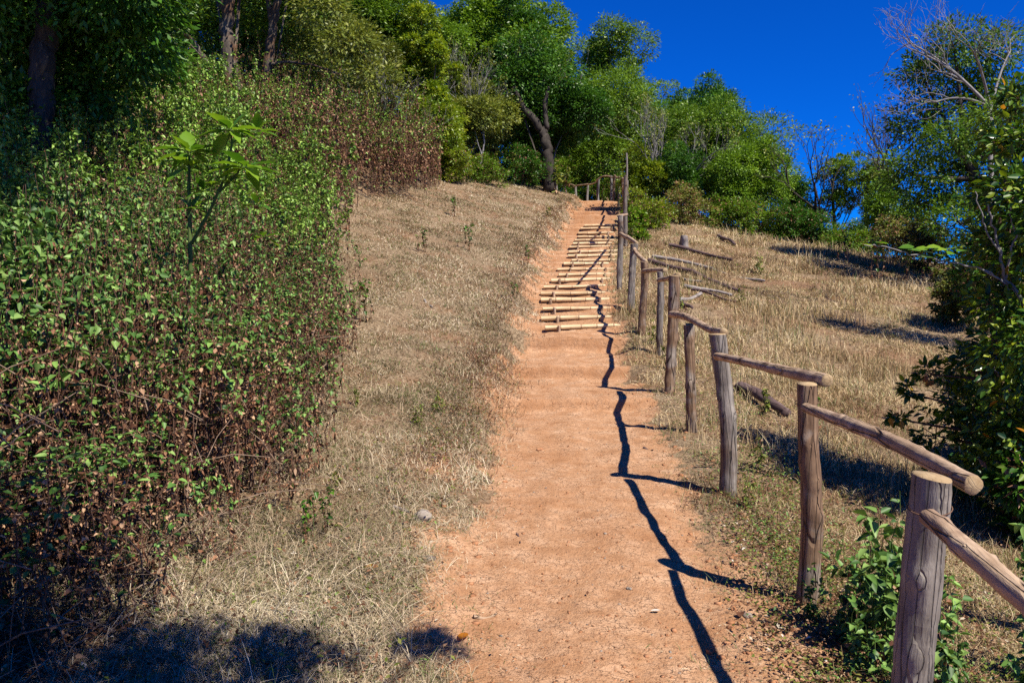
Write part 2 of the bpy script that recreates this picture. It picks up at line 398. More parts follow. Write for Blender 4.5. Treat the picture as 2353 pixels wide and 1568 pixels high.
# ------------------------------------------------------------------ ground sheet
def dirtness(x, y):
    u = x-xc(y); h = xh(y)
    e = (fbm(x*1.3, y*1.3, 31)-.5)*.5+(fbm(x*6, y*6, 33, 5)-.5)*.45
    e = e*(1+.5*ss(y, 9, 13)); d = 1-ss(np.abs(u)+e*.9, h*.78, h*1.25)
    # worn bare foot of the left bank and of the fence line
    d = np.maximum(d, .75*(1-ss(np.abs(u+h*1.1+e*.6), .05, .35))*ss(fbm(x*1.1, y*.7, 41), .5, .62))
    d = np.maximum(d, .62*(1-ss(np.abs(u-h*1.2+e), .05, .45))*(1-ss(y, 4.2, 7)))
    return np.where(y > 37, 0, d)
def build_ground():
    ys = np.concatenate([np.array([-40, -20, -10, -5, -2, 0, 1]), np.arange(1.5, 12.2, .035), np.arange(12.2, 35.2, .045), np.arange(35.4, 50, .4),
                         np.geomspace(50, 3000, 40)[1:]])
    ui = np.arange(-1.5, 1.501, .04)
    uo = 1.5+np.cumsum(.045*1.055**np.arange(95)); uo = uo[uo < 60]; uf = np.geomspace(60, 3000, 16)
    us = np.concatenate([-uf[::-1], -uo[::-1], ui, uo, uf])
    Y, U = np.meshgrid(ys, us, indexing='ij')
    X = U+xc(Y); Z = height(X, Y)
    D = dirtness(X, Y)
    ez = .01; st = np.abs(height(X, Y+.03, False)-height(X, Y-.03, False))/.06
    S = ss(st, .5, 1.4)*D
    nr, nc = Y.shape
    V = np.stack([X, Y, Z], -1).reshape(-1, 3)
    i = np.arange(nr-1)[:, None]*nc; j = np.arange(nc-1)[None, :]
    Q = np.stack([i+j, i+j+1, i+nc+j+1, i+nc+j], -1).reshape(-1, 4)
    Dq = D.ravel()[Q].mean(1); yq = V[Q[:, 0], 1]
    isp = (Dq > .5) & (yq > -5) & (np.abs(U.ravel()[Q[:, 0]]) < 2.2)
    for nm, sel in (('dirt_path', isp), ('grassy_hillside', ~isp)):
        q = Q[sel]; idx, inv = np.unique(q, return_inverse=True)
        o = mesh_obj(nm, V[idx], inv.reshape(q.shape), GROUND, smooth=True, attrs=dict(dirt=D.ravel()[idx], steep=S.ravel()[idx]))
        tag(o, kind='structure')
build_ground()

# ------------------------------------------------------------------ logs, posts, rails
def add_log(acc, length, r0, r1, sides=14, rings=24, bend=.02, lump=.07, knots=3, seed=0, m=0, mcap=0, capdome=.15):
    g = np.random.default_rng(seed)
    zz = np.linspace(0, length, rings); an = np.arange(sides)/sides*2*math.pi
    Z, A = np.meshgrid(zz, an, indexing='ij')
    rad = r0+(r1-r0)*Z/length
    ph = g.random(6)*6.28
    rad = rad*(1+lump*(.5*np.sin(2*A+ph[0]+Z*1.1)+.35*np.sin(3*A+ph[1]-Z*2.3)+.4*np.sin(Z*7/max(length, .5)+ph[2])+.3*np.sin(Z*23+A+ph[3]))+.06*(g.random(Z.shape)-.5)+.03*np.sin(A*5+ph[1]*3+np.sin(Z*9)*.6))
    for _ in range(knots):
        kz, ka = g.uniform(.1, .9)*length, g.uniform(0, 6.28); s = r0*.9
        da = np.angle(np.exp(1j*(A-ka)))*r0
        rad = rad+r0*g.uniform(.15, .35)*np.exp(-((Z-kz)**2+da**2)/(s*s*.35))
    bx = bend*np.sin(zz/length*math.pi*g.uniform(.8, 1.8)+ph[4]); by = bend*np.sin(zz/length*math.pi*g.uniform(.8, 1.8)+ph[5])
    bx = bx-bx[0]-(bx[-1]-bx[0])*zz/length; by = by-by[0]-(by[-1]-by[0])*zz/length
    V = np.stack([rad*np.cos(A)+bx[:, None], rad*np.sin(A)+by[:, None], Z], -1)
    V[-1, :, 2] += g.uniform(-.12, .12)*r1*2*np.cos(an+ph[0])
    i = np.arange(rings-1)[:, None]*sides; j = np.arange(sides)[None, :]; k = (j+1) % sides
    Q = np.stack([i+j, i+k, i+sides+k, i+sides+j], -1).reshape(-1, 4)
    acc.add(V.reshape(-1, 3), Q, m, .3)
    caps = Acc()
    for ri, s in ((0, -1), (rings-1, 1)):
        ring = V[ri]; c = ring.mean(0); c2 = c+np.array([0, 0, s*capdome*r0])
        mid = c+(ring-c)*.93; mid[:, 2] += s*capdome*r0*.6
        vv = np.vstack([ring, mid, c2]); n = sides
        q = []
        for a in range(n):
            b = (a+1) % n; q.append([a, b, n+b, n+a] if s > 0 else [b, a, n+a, n+b])
        for a in range(0, n, 2):
            b, c_ = (a+1) % n, (a+2) % n
            q.append([n+a, n+b, n+c_, 2*n] if s > 0 else [n+c_, n+b, n+a, 2*n])
        caps.add(vv, q, mcap, .5)
    return caps
def log_between(name, A, B, r0, r1, mat, parent=None, seed=0, cut=None, cutname='cut_end', **kw):
    A = np.asarray(A, float); B = np.asarray(B, float); d = B-A; Ln = float(np.linalg.norm(d))
    q = Vector(d).to_track_quat('Z', 'Y')
    acc = Acc(); caps = add_log(acc, Ln, r0, r1, seed=seed, **kw)
    if cut is None:
        for V, Q, M, T in zip(caps.V, caps.Q, caps.M, caps.T): pass
        base = acc.n
        for V, Q, M, T in zip(caps.V, [caps.Q[0], caps.Q[1]-len(caps.V[0])], caps.M, caps.T): acc.add(V, Q, 0, .5)
        o = acc.build(name, mat, parent, A, q, smooth=True)
    else:
        o = acc.build(name, mat, parent, A, q, smooth=True)
        for V, Q, M, T in zip(caps.V, [caps.Q[0], caps.Q[1]-len(caps.V[0])], caps.M, caps.T):
            c = Acc(); c.add(V, Q, 0, .5); co = c.build(cutname, cut); co.parent = o
    return o

# ---- fence along the path: (top px, base px, width px, extra) in the 2352 frame
FP = [  # name, top(x,y), base(x,y), width px, material
 ((1437,404),(1437,566),9,B_POST), ((1425,495),(1424,664),13,B_POST), ((1457,561),(1450,710),16,B_POST), ((1480,602),(1476,771),18,B_POST2),
 ((1516,625),(1522,815),16,B_POST), ((1549,634),(1537,905),25,B_POST2), ((1582,745),(1592,990),24,B_POST2),
 ((1648,768),(1672,1132),37,B_POST), ((1856,882),(1835,1392),49,B_POST2)]
fence = empty('rail_fence', (1.4, 4.2, 0), 'rustic log rail fence on round posts along the right side of the dirt path', 'fence')
posts = []
for i, (t, b, wd, mt) in enumerate(FP):
    g = at(*b); y = g[1]; g[2] -= .25
    top = pt(t[0], t[1], y-.02)
    base = g+(top-g)*0
    r = wd/2/1960*y
    o = log_between('post', base, top, r*1.03, r*.97, mt, fence, seed=20+i, bend=.022, rings=44, sides=18 if i > 4 else 10, knots=8, lump=.09, cut=B_CUT if i > 4 else None, cutname='post_top')
    posts.append((top, y, r))
    print('post', i, 'y', round(float(y), 2), 'top', top.round(2), 'h', round(float(top[2]-g[2]-.25), 2))
# the nearest post in the frame and the one beyond the right edge
yJ = 2.6
topJ = pt(2143, 1096, yJ); baseJ = np.array([pt(2060, 1800, yJ-.02)[0], yJ-.03, G(1.2, 2.6)-.3])
log_between('post', baseJ, topJ, .062, .055, B_POST, fence, seed=51, bend=.02, rings=64, sides=24, knots=9, lump=.09, cut=B_CUT, cutname='post_top')
topK = np.array([1.20, 1.45, pt(2143, 1096, yJ)[2]-.16]); baseK = np.array([1.18, 1.45, G(1.2, 1.45)-.3])
log_between('post', baseK, topK, .06, .054, B_POST, fence, seed=52, bend=.012, rings=30, sides=16, knots=4, cut=B_CUT, cutname='post_top')
def rail(a, ya, b, yb, wa, wb, mat=B_RAIL, seed=0, bend=.02, knots=10):
    A = pt(a[0], a[1], ya); B = pt(b[0], b[1], yb); bend *= .55
    return log_between('rail', A, B, wa/2/1960*ya, wb/2/1960*yb, mat, fence, seed=seed, bend=bend, rings=44, sides=16, knots=knots, lump=.09, cut=B_CUT)
py_ = [p[1] for p in posts]
rail((2134,1188), yJ-.11, (2560,1550), 1.62, 46, 72, seed=61, bend=.012)
rail((1850,936), py_[8]-.09, (2236,1114), yJ-.02, 24, 46, seed=62, bend=.02)
rail((1646,818), py_[7]-.09, (1900,874), py_[8]-.05, 17, 29, seed=63, bend=.025)
rail((1541,722), py_[5]-.12, (1663,764), py_[7]-.02, 15, 20, seed=64, bend=.045, knots=8)
rail((1513,643), py_[4]-.08, (1558,632), py_[5]-.05, 10, 13, seed=65, bend=.02)
rail((1477,623), py_[3]-.10, (1528,621), py_[4]-.05, 10, 11, seed=66, bend=.02)
rail((1457,572), py_[2]-.10, (1485,603), py_[3]-.03, 9, 10, seed=67, bend=.03)
rail((1426,537), py_[1]-.10, (1462,559), py_[2]-.03, 9, 9, seed=68)
rail((1419,496), py_[1]-.02, (1440,493), py_[0]-.5, 6, 6, seed=69)
def wire(px, py, y, r):
    c = pt(px, py, y); a = Acc(); an = np.linspace(0, 6.6, 26); P = np.stack([np.cos(an)*r*1.09, np.sin(an)*r*1.09, .012*np.sin(an+.6)+an*.001], 1)
    tube(a, P, .0022, 4, 0, .5, cap=False); a.build('wire_tie', RUST, fence, c, smooth=True)
RUST = barkmat('rusty_wire', (.10, .05, .035), (.16, .09, .06), (.22, .13, .09), 30, 30, .1)
wire(2135, 1168, yJ, .058); wire(1853, 925, py_[8], posts[8][2]); wire(1655, 808, py_[7], posts[7][2])
# upper run of the fence beside the top of the stairs: posts close in line, seen one behind another
upper = [(1436,437,24.6),(1433,423,26.4),(1440,409,28.3),(1430,408,30.4),(1422,405,32.4),(1412,403,35.0)]
prev = (pt(1437, 407, py_[0]), py_[0])
for i, (tx, ty, yy) in enumerate(upper):
    T = pt(tx, ty, yy); g = G(T[0], yy)
    if T[2]-g > 1.35: T[2] = g+1.35
    if T[2]-g < .9: T[2] = g+1.0
    log_between('post', (T[0], yy, g-.2), T, .055, .05, [B_POST, B_POST2][i % 2], fence, seed=80+i, rings=16, sides=8, knots=2)
    log_between('rail', prev[0]+np.array([0, 0, -.05]), T+np.array([0, .1, -.02]), .035, .035, B_RAIL, fence, seed=90+i, rings=14, sides=8, knots=2)
    prev = (T, yy)
pole = at(1444, 560); pole = np.array([pt(1440, 404, 24.0)[0], 24.0, G(pt(1440, 404, 24)[0], 24.0)])
o = log_between('tall_dead_pole', pole-np.array([0, 0, .2]), pt(1439, 352, 24.0), .042, .022, B_LOGP, None, seed=99, rings=24, sides=8, knots=3, bend=.06)
tag(o, 'tall bleached bare pole rising above the fence at the stairs', 'pole')
# far fence turning left across the crest
ff = empty('crest_fence', (3.5, 37, 5), 'thin rail fence running left along the crest behind the top of the stairs', 'fence')
FF = [(1404,404,458,36.0),(1375,413,458,36.6),(1350,423,457,37.2),(1322,428,448,38.0),(1293,429,436,39.2)]
pv = prev[0]
for i, (x_, ty, by, yy) in enumerate(FF):
    T = pt(x_, ty, yy); g = min(G(T[0], yy), pt(x_, by, yy)[2])
    log_between('post', (T[0], yy, g-.3), T, .055, .048, B_GREY, ff, seed=110+i, rings=14, sides=8, knots=2)
    log_between('rail', pv, T+np.array([-.1, 0, -.03]), .03, .028, B_RAIL, ff, seed=120+i, rings=14, sides=8, knots=2, bend=.06)
    pv = T

# ---- bamboo step edges
ORD = ['lowest', 'second', 'third', 'fourth', 'fifth', 'sixth', 'seventh', 'eighth', 'ninth', 'tenth', 'eleventh', 'twelfth', 'thirteenth',
       'fourteenth', 'fifteenth', 'sixteenth', 'seventeenth', 'eighteenth', 'nineteenth', 'topmost']
def bamboo(name, A, B, r, parent, seed):
    g = np.random.default_rng(seed); A = np.asarray(A); B = np.asarray(B); d = B-A; Ln = float(np.linalg.norm(d))
    nodes = []; z = g.uniform(.1, .3)
    while z < Ln-.05: nodes.append(z); z += g.uniform(.24, .36)
    zs = [0.0]; rs = [r*1.0]; ts = [0]
    for z in nodes:
        for dz, k, t in ((-.02, 1.0, 0), (-.006, 1.12, 1), (.0, 1.02, 1), (.006, 1.10, .8), (.02, .99, 0)): zs.append(z+dz); rs.append(r*k); ts.append(t)
    zs.append(Ln); rs.append(r*.94); ts.append(0)
    zs = np.array(zs); rs = np.array(rs)*(1-.12*zs/Ln)
    acc = Acc(); sides = 12
    bow = .012*np.sin(zs/Ln*3.1+seed)
    P = np.stack([bow, bow*.5, zs], 1)
    an = np.arange(sides)/sides*2*math.pi
    V = P[:, None, :]+rs[:, None, None]*np.stack([np.cos(an), np.sin(an), 0*an], -1)[None]
    n = len(zs); i = np.arange(n-1)[:, None]*sides; j = np.arange(sides)[None, :]; k = (j+1) % sides
    Q = np.stack([i+j, i+k, i+sides+k, i+sides+j], -1).reshape(-1, 4)
    acc.add(V.reshape(-1, 3), Q, 0, np.repeat(np.array(ts[:-1]), sides))
    # hollow ends: inner ring and a recessed dark diaphragm
    for ri, s in ((0, 1), (n-1, -1)):
        ring = V[ri]; c = ring.mean(0); inn = c+(ring-c)*.74; dp = inn+np.array([0, 0, s*.03]); cc = c+np.array([0, 0, s*.03])
        vv = np.vstack([ring, inn, dp, cc]); q = []
        for a in range(sides):
            b = (a+1) % sides; q += [[b, a, sides+a, sides+b], [sides+b, sides+a, 2*sides+a, 2*sides+b]]
        for a in range(0, sides, 2): q.append([2*sides+a, 3*sides, 2*sides+(a+2) % sides, 2*sides+a+1])
        acc.add(vv, q, 0, .55)
    return acc.build(name, BAMBOO, parent, A, Vector(d).to_track_quat('Z', 'Y'), smooth=True)
for i, b in enumerate(BAM):
    y = bam_y[i]
    l = C1(b[0], b[1]); r_ = C1(b[2], b[3])
    A = pt(l[0], l[1], y-.05); B = pt(r_[0], r_[1], y-.05+(.0))
    # lay the pole at the foot of its riser
    zt = float(Pbase(y)); rad = .035+.005*math.sin(i*2.3)
    zl = zt-.052
    A[2] = zl+.0; B[2] = zl+.02
    A[1] = y-.07; B[1] = y+.02
    root = empty('bamboo_step', (A[0], A[1], zl-rad), '%s bamboo pole of the stair flight, held by short wooden stakes' % ORD[i] if i < 19 else 'topmost bamboo pole of the stair flight, below the bare earth steps', 'bamboo step', 'bamboo step edges up the path')
    if i == 0: root['label'] = 'lowest bamboo pole of the stairs with a split in its right half'
    bamboo('bamboo_pole', A, B, rad, root, 200+i)
    Ln = B[0]-A[0]
    for sx in ((.18+.05*math.sin(i*1.7)), (.86 if i != 0 else None)):
        if sx is None: continue
        if i > 14 and sx < .5: continue
        q = A+(B-A)*sx; q = q+np.array([0, -rad-.018, 0])
        gz = q[2]-rad-.08
        log_between('stake', (q[0], q[1], gz), (q[0]+.01*math.sin(i), q[1]-.01, q[2]+rad*.75), .026, .024, B_RAIL, root, seed=300+i*2, rings=8, sides=8, knots=0, bend=.004)

# ---- fallen logs on the right slope
def C7(cx, c): return (1447+cx*.4326, 135.7+c*.4326)
LOGS = [((210,1000),(540,1078),.05,B_LOG,'long dark fallen branch high on the slope right of the fence'),
 ((470,948),(555,995),.05,B_LOG,'short dark fallen branch nearest the bushes at the top of the right slope'),
 ((120,1062),(440,1130),.05,B_LOGP,'pale bleached pole lying on the grass beside the fence'),
 ((440,1128),(715,1188),.035,B_LOGP,'thin grey pole lying end-on past the bleached pole on the right slope'),
 ((100,1085),(335,1142),.06,B_LOG,'dark log lying just below the bleached pole by the fence'),
 ((330,1140),(580,1245),.05,B_LOG,'dark cracked log sloping down to the right in the dry grass'),
 ((290,1218),(540,1268),.04,B_LOGP,'pale broken branch lowest of the fallen timber beside the fence'),
 ((255,1296),(375,1262),.05,B_LOGP,'short pale stick tilted up close behind the fence posts'),
 ((285,1180),(390,1192),.03,B_LOGP,'small white stick among the fallen logs'),
 ((330,1235),(560,1300),.03,B_LOG,'thin brown branch under the pale broken one'),
 ((280,1310),(330,1335),.04,B_LOG,'stubby dark stick at the foot of the fence')]
for i, (a, b, r, mt, lb) in enumerate(LOGS):
    A = at(*C7(*a)); B = at(*C7(*b)); A[2] += r*1.2; B[2] += r*1.2
    o = log_between('fallen_log' if r > .036 else 'fallen_branch', A, B, r, r*.7, mt, None, seed=400+i, rings=30, sides=10, bend=.03, knots=5, lump=.2)
    tag(o, lb, 'log' if r > .036 else 'branch', 'fallen timber on the right slope')
A = at(1697, 898); B = at(1807, 958); A[2] += .06; B[2] += .05
tag(log_between('fallen_log', A, B, .055, .05, B_LOG, None, seed=431, rings=30, sides=12, bend=.015, lump=.15), 'purplish brown log lying in the weeds right behind the nearest fence posts', 'log', 'fallen timber on the right slope')
P0 = at(*C7(293, 1000)); 
tag(log_between('tree_stump', P0-np.array([0, 0, .1]), P0+np.array([-.03, 0, .30]), .12, .10, B_LOGP, None, seed=441, rings=12, sides=12, lump=.2), 'weathered tree stump on the upper right slope', 'stump')

# ------------------------------------------------------------------ vegetation builders
def rdir(n, up=0.0):
    v = rng.normal(size=(n, 3)); v = nrm(v); v[:, 2] += up; return nrm(v)
def crown_leaves(acc, lobes, nleaf, size, asp=.42, m=0, clump=.205, flat=.7, droop=.5, shell=.45, shape='diamond', spread=1.0, tbias=0.0):
    """lobes: (centre, (rx,ry,rz)); leaves gather in twig-end clumps all through each lobe"""
    vol = np.array([l[1][0]*l[1][1]+l[1][0]*l[1][2] for l in lobes]); vol = vol/vol.sum()
    for (c, rad), f in zip(lobes, vol):
        n = max(30, int(nleaf*f)); per = 26; nc = max(3, n//per)
        d = rdir(nc, .25); rr = shell+(1-shell)*rng.random(nc)**.6
        rad = np.asarray(rad); cc = np.asarray(c)+d*rr[:, None]*rad
        ctn = rng.random(nc)
        idx = np.repeat(np.arange(nc), per); cr = clump*rad.mean()*spread
        off = rng.normal(size=(len(idx), 3))*cr*np.array([.5, .5, .5*flat])
        pos = cc[idx]+off
        out_ = nrm(off*1.2+d[idx]*cr*.8+rng.normal(size=off.shape)*cr*.35)
        out_[:, 2] -= droop*rng.random(len(idx)); out_ = nrm(out_)
        nn = nrm(np.array([0, 0, 1.0])*.8+d[idx]*.5+rng.normal(size=off.shape)*.55)
        sz = size*(.6+.8*rng.random(len(idx)))
        t = np.clip(.55*ctn[idx]+.45*rng.random(len(idx))+tbias, 0, 1)
        add_leaves(acc, pos, out_, nn, sz, sz*asp, m, t, shape)
def branchy(acc, p, d, L, r, depth, g, sides=5, wob=.35, tips=None, up=.1, split=(2, 3), ang=.55, shrink=.68, m=0):
    p = np.array(p, float); d = nrm(np.array(d, float)); n = 5; P = [p.copy()]; dd = d.copy()
    for i in range(n):
        dd = nrm(dd+g.normal(size=3)*wob*.25+np.array([0, 0, up*.3])); p = p+dd*L/n; P.append(p.copy())
    tube(acc, P, np.linspace(r, r*.62, n+1), sides, m, .5, cap=False)
    if depth == 0:
        if tips is not None: tips.append((p.copy(), dd.copy()))
        return
    k = g.integers(split[0], split[1]+1)
    for j in range(k):
        a = nrm(np.cross(dd, g.normal(size=3))); nd_ = nrm(dd+a*ang*g.uniform(.6, 1.4)+np.array([0, 0, up]))
        branchy(acc, P[-1] if j < 2 else P[3], nd_, L*shrink*g.uniform(.8, 1.2), r*.6, depth-1, g, max(3, sides-1), wob, tips, up, split, ang, shrink, m)
def tree(name, x, y, h, w, base=.25, nl=12, leaves=14000, size=.13, mat=L_DEEP, label='', cat='tree', group=None, seed=0, tr=.12, tmat=B_TRUNK,
         lean=(0, 0), asp=.42, lobe=.34, z0=None, ntr=1, depthw=None, mats2=None, **kw):
    global rng
    if leaves > 9000: nl = int(nl*1.5); lobe *= .82
    rng = np.random.default_rng(seed+1000); g = rng
    z = G(x, y)-.15 if z0 is None else z0
    dw = depthw or w
    root = empty(name, (x, y, z), label, cat, group)
    c0 = np.array([lean[0], lean[1], h*(base+1)/2]); hz = h*(1-base)/2
    lobes = []
    for i in range(nl):
        d = rdir(1, .15)[0]; q = g.uniform(.35, .78)
        c = c0+d*q*np.array([w/2, dw/2, hz]); r = lobe*g.uniform(.5, 1.4)
        lobes.append((c, (w*r*.5+.1, dw*r*.5+.1, min(w*r*.5, hz*.6)*g.uniform(.7, 1)+.1)))
    lobes.append((c0, (w*.25, dw*.25, hz*.5)))
    tb = Acc()
    for k in range(ntr):
        o = np.array([(k-(ntr-1)/2)*tr*3.2, 0, 0]); top = c0+np.array([o[0]*3, 0, hz*.25])
        ts = np.linspace(0, 1, 12)
        P = [o+(top-o)*t+np.array([math.sin(t*4+seed+k)*.04*h*t, math.cos(t*3+seed)*.03*h*t, 0]) for t in ts]
        tube(tb, P, tr*(1.15-.8*ts)*(1+.35*np.exp(-ts*18)), 9, 0, .5, rough=.12)
    for c, r in lobes[:-1]:
        t = g.uniform(.35, .8); s = P[int(t*11)]; e = c
        mid = (s+e)/2+np.array([0, 0, -.06*h])+g.normal(size=3)*.03*h
        u = np.linspace(0, 1, 7)[:, None]; Q = (1-u)**2*s+2*u*(1-u)*mid+u*u*e
        tube(tb, Q, tr*np.linspace(.42, .10, 7), 5, 0, .5, cap=False)
        for _ in range(3):
            dd = rdir(1, .2)[0]; e2 = c+dd*np.array(r)*.9; tube(tb, [c, (c+e2)/2+g.normal(size=3)*.05, e2], [tr*.10, tr*.07, tr*.03], 4, 0, .5, cap=False)
    t = tb.build('trunk', tmat, None, smooth=True); t.parent = root
    la = Acc(); crown_leaves(la, lobes, leaves, size, asp, **kw)
    ms = [mat]
    if mats2:
        ms.append(mats2[0])
        M = la.M
        for a in M: a[:] = (rng.random(len(a)) < mats2[1]).astype(int)
    c = la.build('crown', ms, None); c.parent = root
    return root
def tree_px(name, px, top, y, w, **kw):
    x = pt(px, 600, y)[0]; zb = G(x, y)-.15; h = (pt(px, top, y)[2]-zb)*1.04
    wm = w/1960*y*1.2
    return tree(name, x, y, h, wm, **kw)

# ------------------------------------------------------------------ forest beyond the crest
FOR = 'forest trees beyond the grassy crest'
# left hillside wood (dense, far to near)
T = tree_px
T('broadleaf_tree', 1130, -60, 38, 330, base=.18, nl=16, leaves=83980, size=0.126, mat=L_MID, seed=1, tr=.2, group=FOR, label='tall broad green tree reaching out of the frame left of the open sky')
T('broadleaf_tree', 1195, -15, 36, 150, base=.35, nl=9, leaves=27540, size=0.118, mat=L_DEEP, seed=2, tr=.14, group=FOR, label='dark narrow crown standing against the left edge of the sky')
T('broadleaf_tree', 1268, 48, 41, 105, base=.4, nl=6, leaves=16065, size=0.118, mat=L_MID, seed=3, tr=.12, group=FOR, label='small rounded treetop in the notch between two taller crowns')
T('broadleaf_tree', 1395, 34, 45, 230, base=.2, nl=13, leaves=45600, size=0.126, mat=L_MID, seed=4, tr=.15, group=FOR, spread=1.2, label='airy treetop standing highest beside the blue sky in the middle')
T('broadleaf_tree', 1410, 150, 43, 340, base=.05, nl=18, leaves=83980, size=0.111, mat=L_MID, seed=5, tr=.17, group=FOR, label='wide bright green tree directly above the top of the stairs')
T('broadleaf_tree', 1250, 150, 35.5, 260, base=.1, nl=16, leaves=71060, size=0.111, mat=L_DEEP, seed=6, tr=.17, group=FOR, label='dense deep green tree behind the leaning forked trunk')
T('broadleaf_tree', 1085, 190, 33, 210, base=.1, nl=12, leaves=48450, size=0.104, mat=L_OLIVE, seed=7, tr=.12, group=FOR, label='olive grey thin crown left of the forked trunk')
T('broadleaf_tree', 985, 20, 31, 150, base=.08, nl=14, leaves=39015, size=0.104, mat=L_YEL, seed=8, tr=.13, group=FOR, label='yellow green slender tree catching the sun above the brown thicket')
T('broadleaf_tree', 1010, 200, 30, 170, base=.02, nl=10, leaves=27540, size=0.089, mat=L_YEL, seed=9, tr=.08, group=FOR, label='low yellow green bush tree on the left rim of the crest')
T('broadleaf_tree', 860, -40, 33, 240, base=.2, nl=14, leaves=61370, size=0.111, mat=L_MID, seed=10, tr=.15, group=FOR, label='green leafy tree between the twin trunks and the yellow green tree')
T('broadleaf_tree', 800, 60, 29, 230, base=.3, nl=12, leaves=32300, size=0.096, mat=L_OLIVE, seed=11, tr=.08, tmat=B_GREY, group=FOR, label='thin olive understory tree with pale stems right of the mossy trunks')
T('broadleaf_tree', 690, -80, 35, 300, base=.15, nl=16, leaves=64600, size=0.118, mat=L_DEEP, seed=12, tr=.17, group=FOR, label='dark background tree filling the gap right of the reddish trunk')
T('broadleaf_tree', 430, -120, 35, 330, base=.05, nl=18, leaves=71060, size=0.118, mat=L_DEEP, seed=13, tr=.17, group=FOR, label='dark background tree left of the twin trunks')
T('broadleaf_tree', 580, -150, 38, 330, base=.05, nl=18, leaves=64600, size=0.126, mat=L_DEEP, seed=14, tr=.17, group=FOR, label='deep shaded tree behind the twin trunks')
T('broadleaf_tree', 800, 10, 42, 420, base=.0, nl=20, leaves=71060, size=0.141, mat=L_DEEP, seed=15, tr=.2, group=FOR, label='farthest dark tree closing the wood at upper left')
T('broadleaf_tree', 1050, 60, 46, 420, base=.0, nl=20, leaves=64600, size=0.148, mat=L_DEEP, seed=16, tr=.2, group=FOR, label='farthest dark tree behind the tall broad green one')
T('broadleaf_tree', 1300, 200, 46, 330, base=.0, nl=18, leaves=51680, size=0.148, mat=L_DEEP, seed=17, tr=.2, group=FOR, label='farthest dark tree behind the stair top')
T('broadleaf_tree', 200, -150, 33, 380, base=.0, nl=18, leaves=64600, size=0.118, mat=L_DEEP, seed=18, tr=.17, group=FOR, label='dark background tree at far upper left behind the shaded trunk')
T('broadleaf_tree', -20, -150, 31, 380, base=.0, nl=18, leaves=51680, size=0.118, mat=L_DEEP, seed=19, tr=.17, group=FOR, label='dark background tree cut by the left edge of the frame')
# right of the fence
T('broadleaf_tree', 1590, 182, 37, 230, base=.2, nl=13, leaves=41990, size=0.104, mat=L_DEEP, seed=21, tr=.15, group=FOR, label='dark domed treetop highest of the rounded clump right of the fence')
T('broadleaf_tree', 1640, 232, 34, 330, base=.02, nl=24, leaves=83980, size=0.096, mat=L_MID, seed=22, tr=.17, group=FOR, label='broad rounded green tree right of the fence top')
T('broadleaf_tree', 1715, 310, 31.5, 210, base=.0, nl=15, leaves=48450, size=0.089, mat=L_MID, seed=23, tr=.1, group=FOR, label='lower rounded bush tree at the right shoulder of the clump')
T('broadleaf_tree', 1560, 330, 31, 130, base=.0, nl=10, leaves=20655, size=0.081, mat=L_DEEP, seed=24, tr=.1, group=FOR, label='dark bush behind the grey brushwood right of the fence')
T('broadleaf_tree', 1490, 330, 31, 130, base=.0, nl=10, leaves=20655, size=0.081, mat=L_YEL, seed=25, tr=.06, group=FOR, label='light green bush just right of the tall pale pole')
T('broadleaf_tree', 1835, 375, 34, 140, base=.05, nl=10, leaves=20655, size=0.089, mat=L_DEEP, seed=26, tr=.09, group=FOR, label='dark bush tree left of the bare spreading trees')
T('broadleaf_tree', 1915, 335, 33, 130, base=.35, nl=7, leaves=9639, size=0.096, mat=L_MID, seed=27, tr=.08, group=FOR, label='small leafy crown behind the first bare tree')
T('broadleaf_tree', 1990, 345, 33, 115, base=.4, nl=7, leaves=8032, size=0.096, mat=L_OLIVE, seed=28, tr=.08, group=FOR, label='small olive crown between the two bare trees')
T('broadleaf_tree', 2030, 400, 28, 150, base=.0, nl=9, leaves=16065, size=0.081, mat=L_MID, seed=29, tr=.05, group=FOR, label='low green bush right of the second bare tree foot')
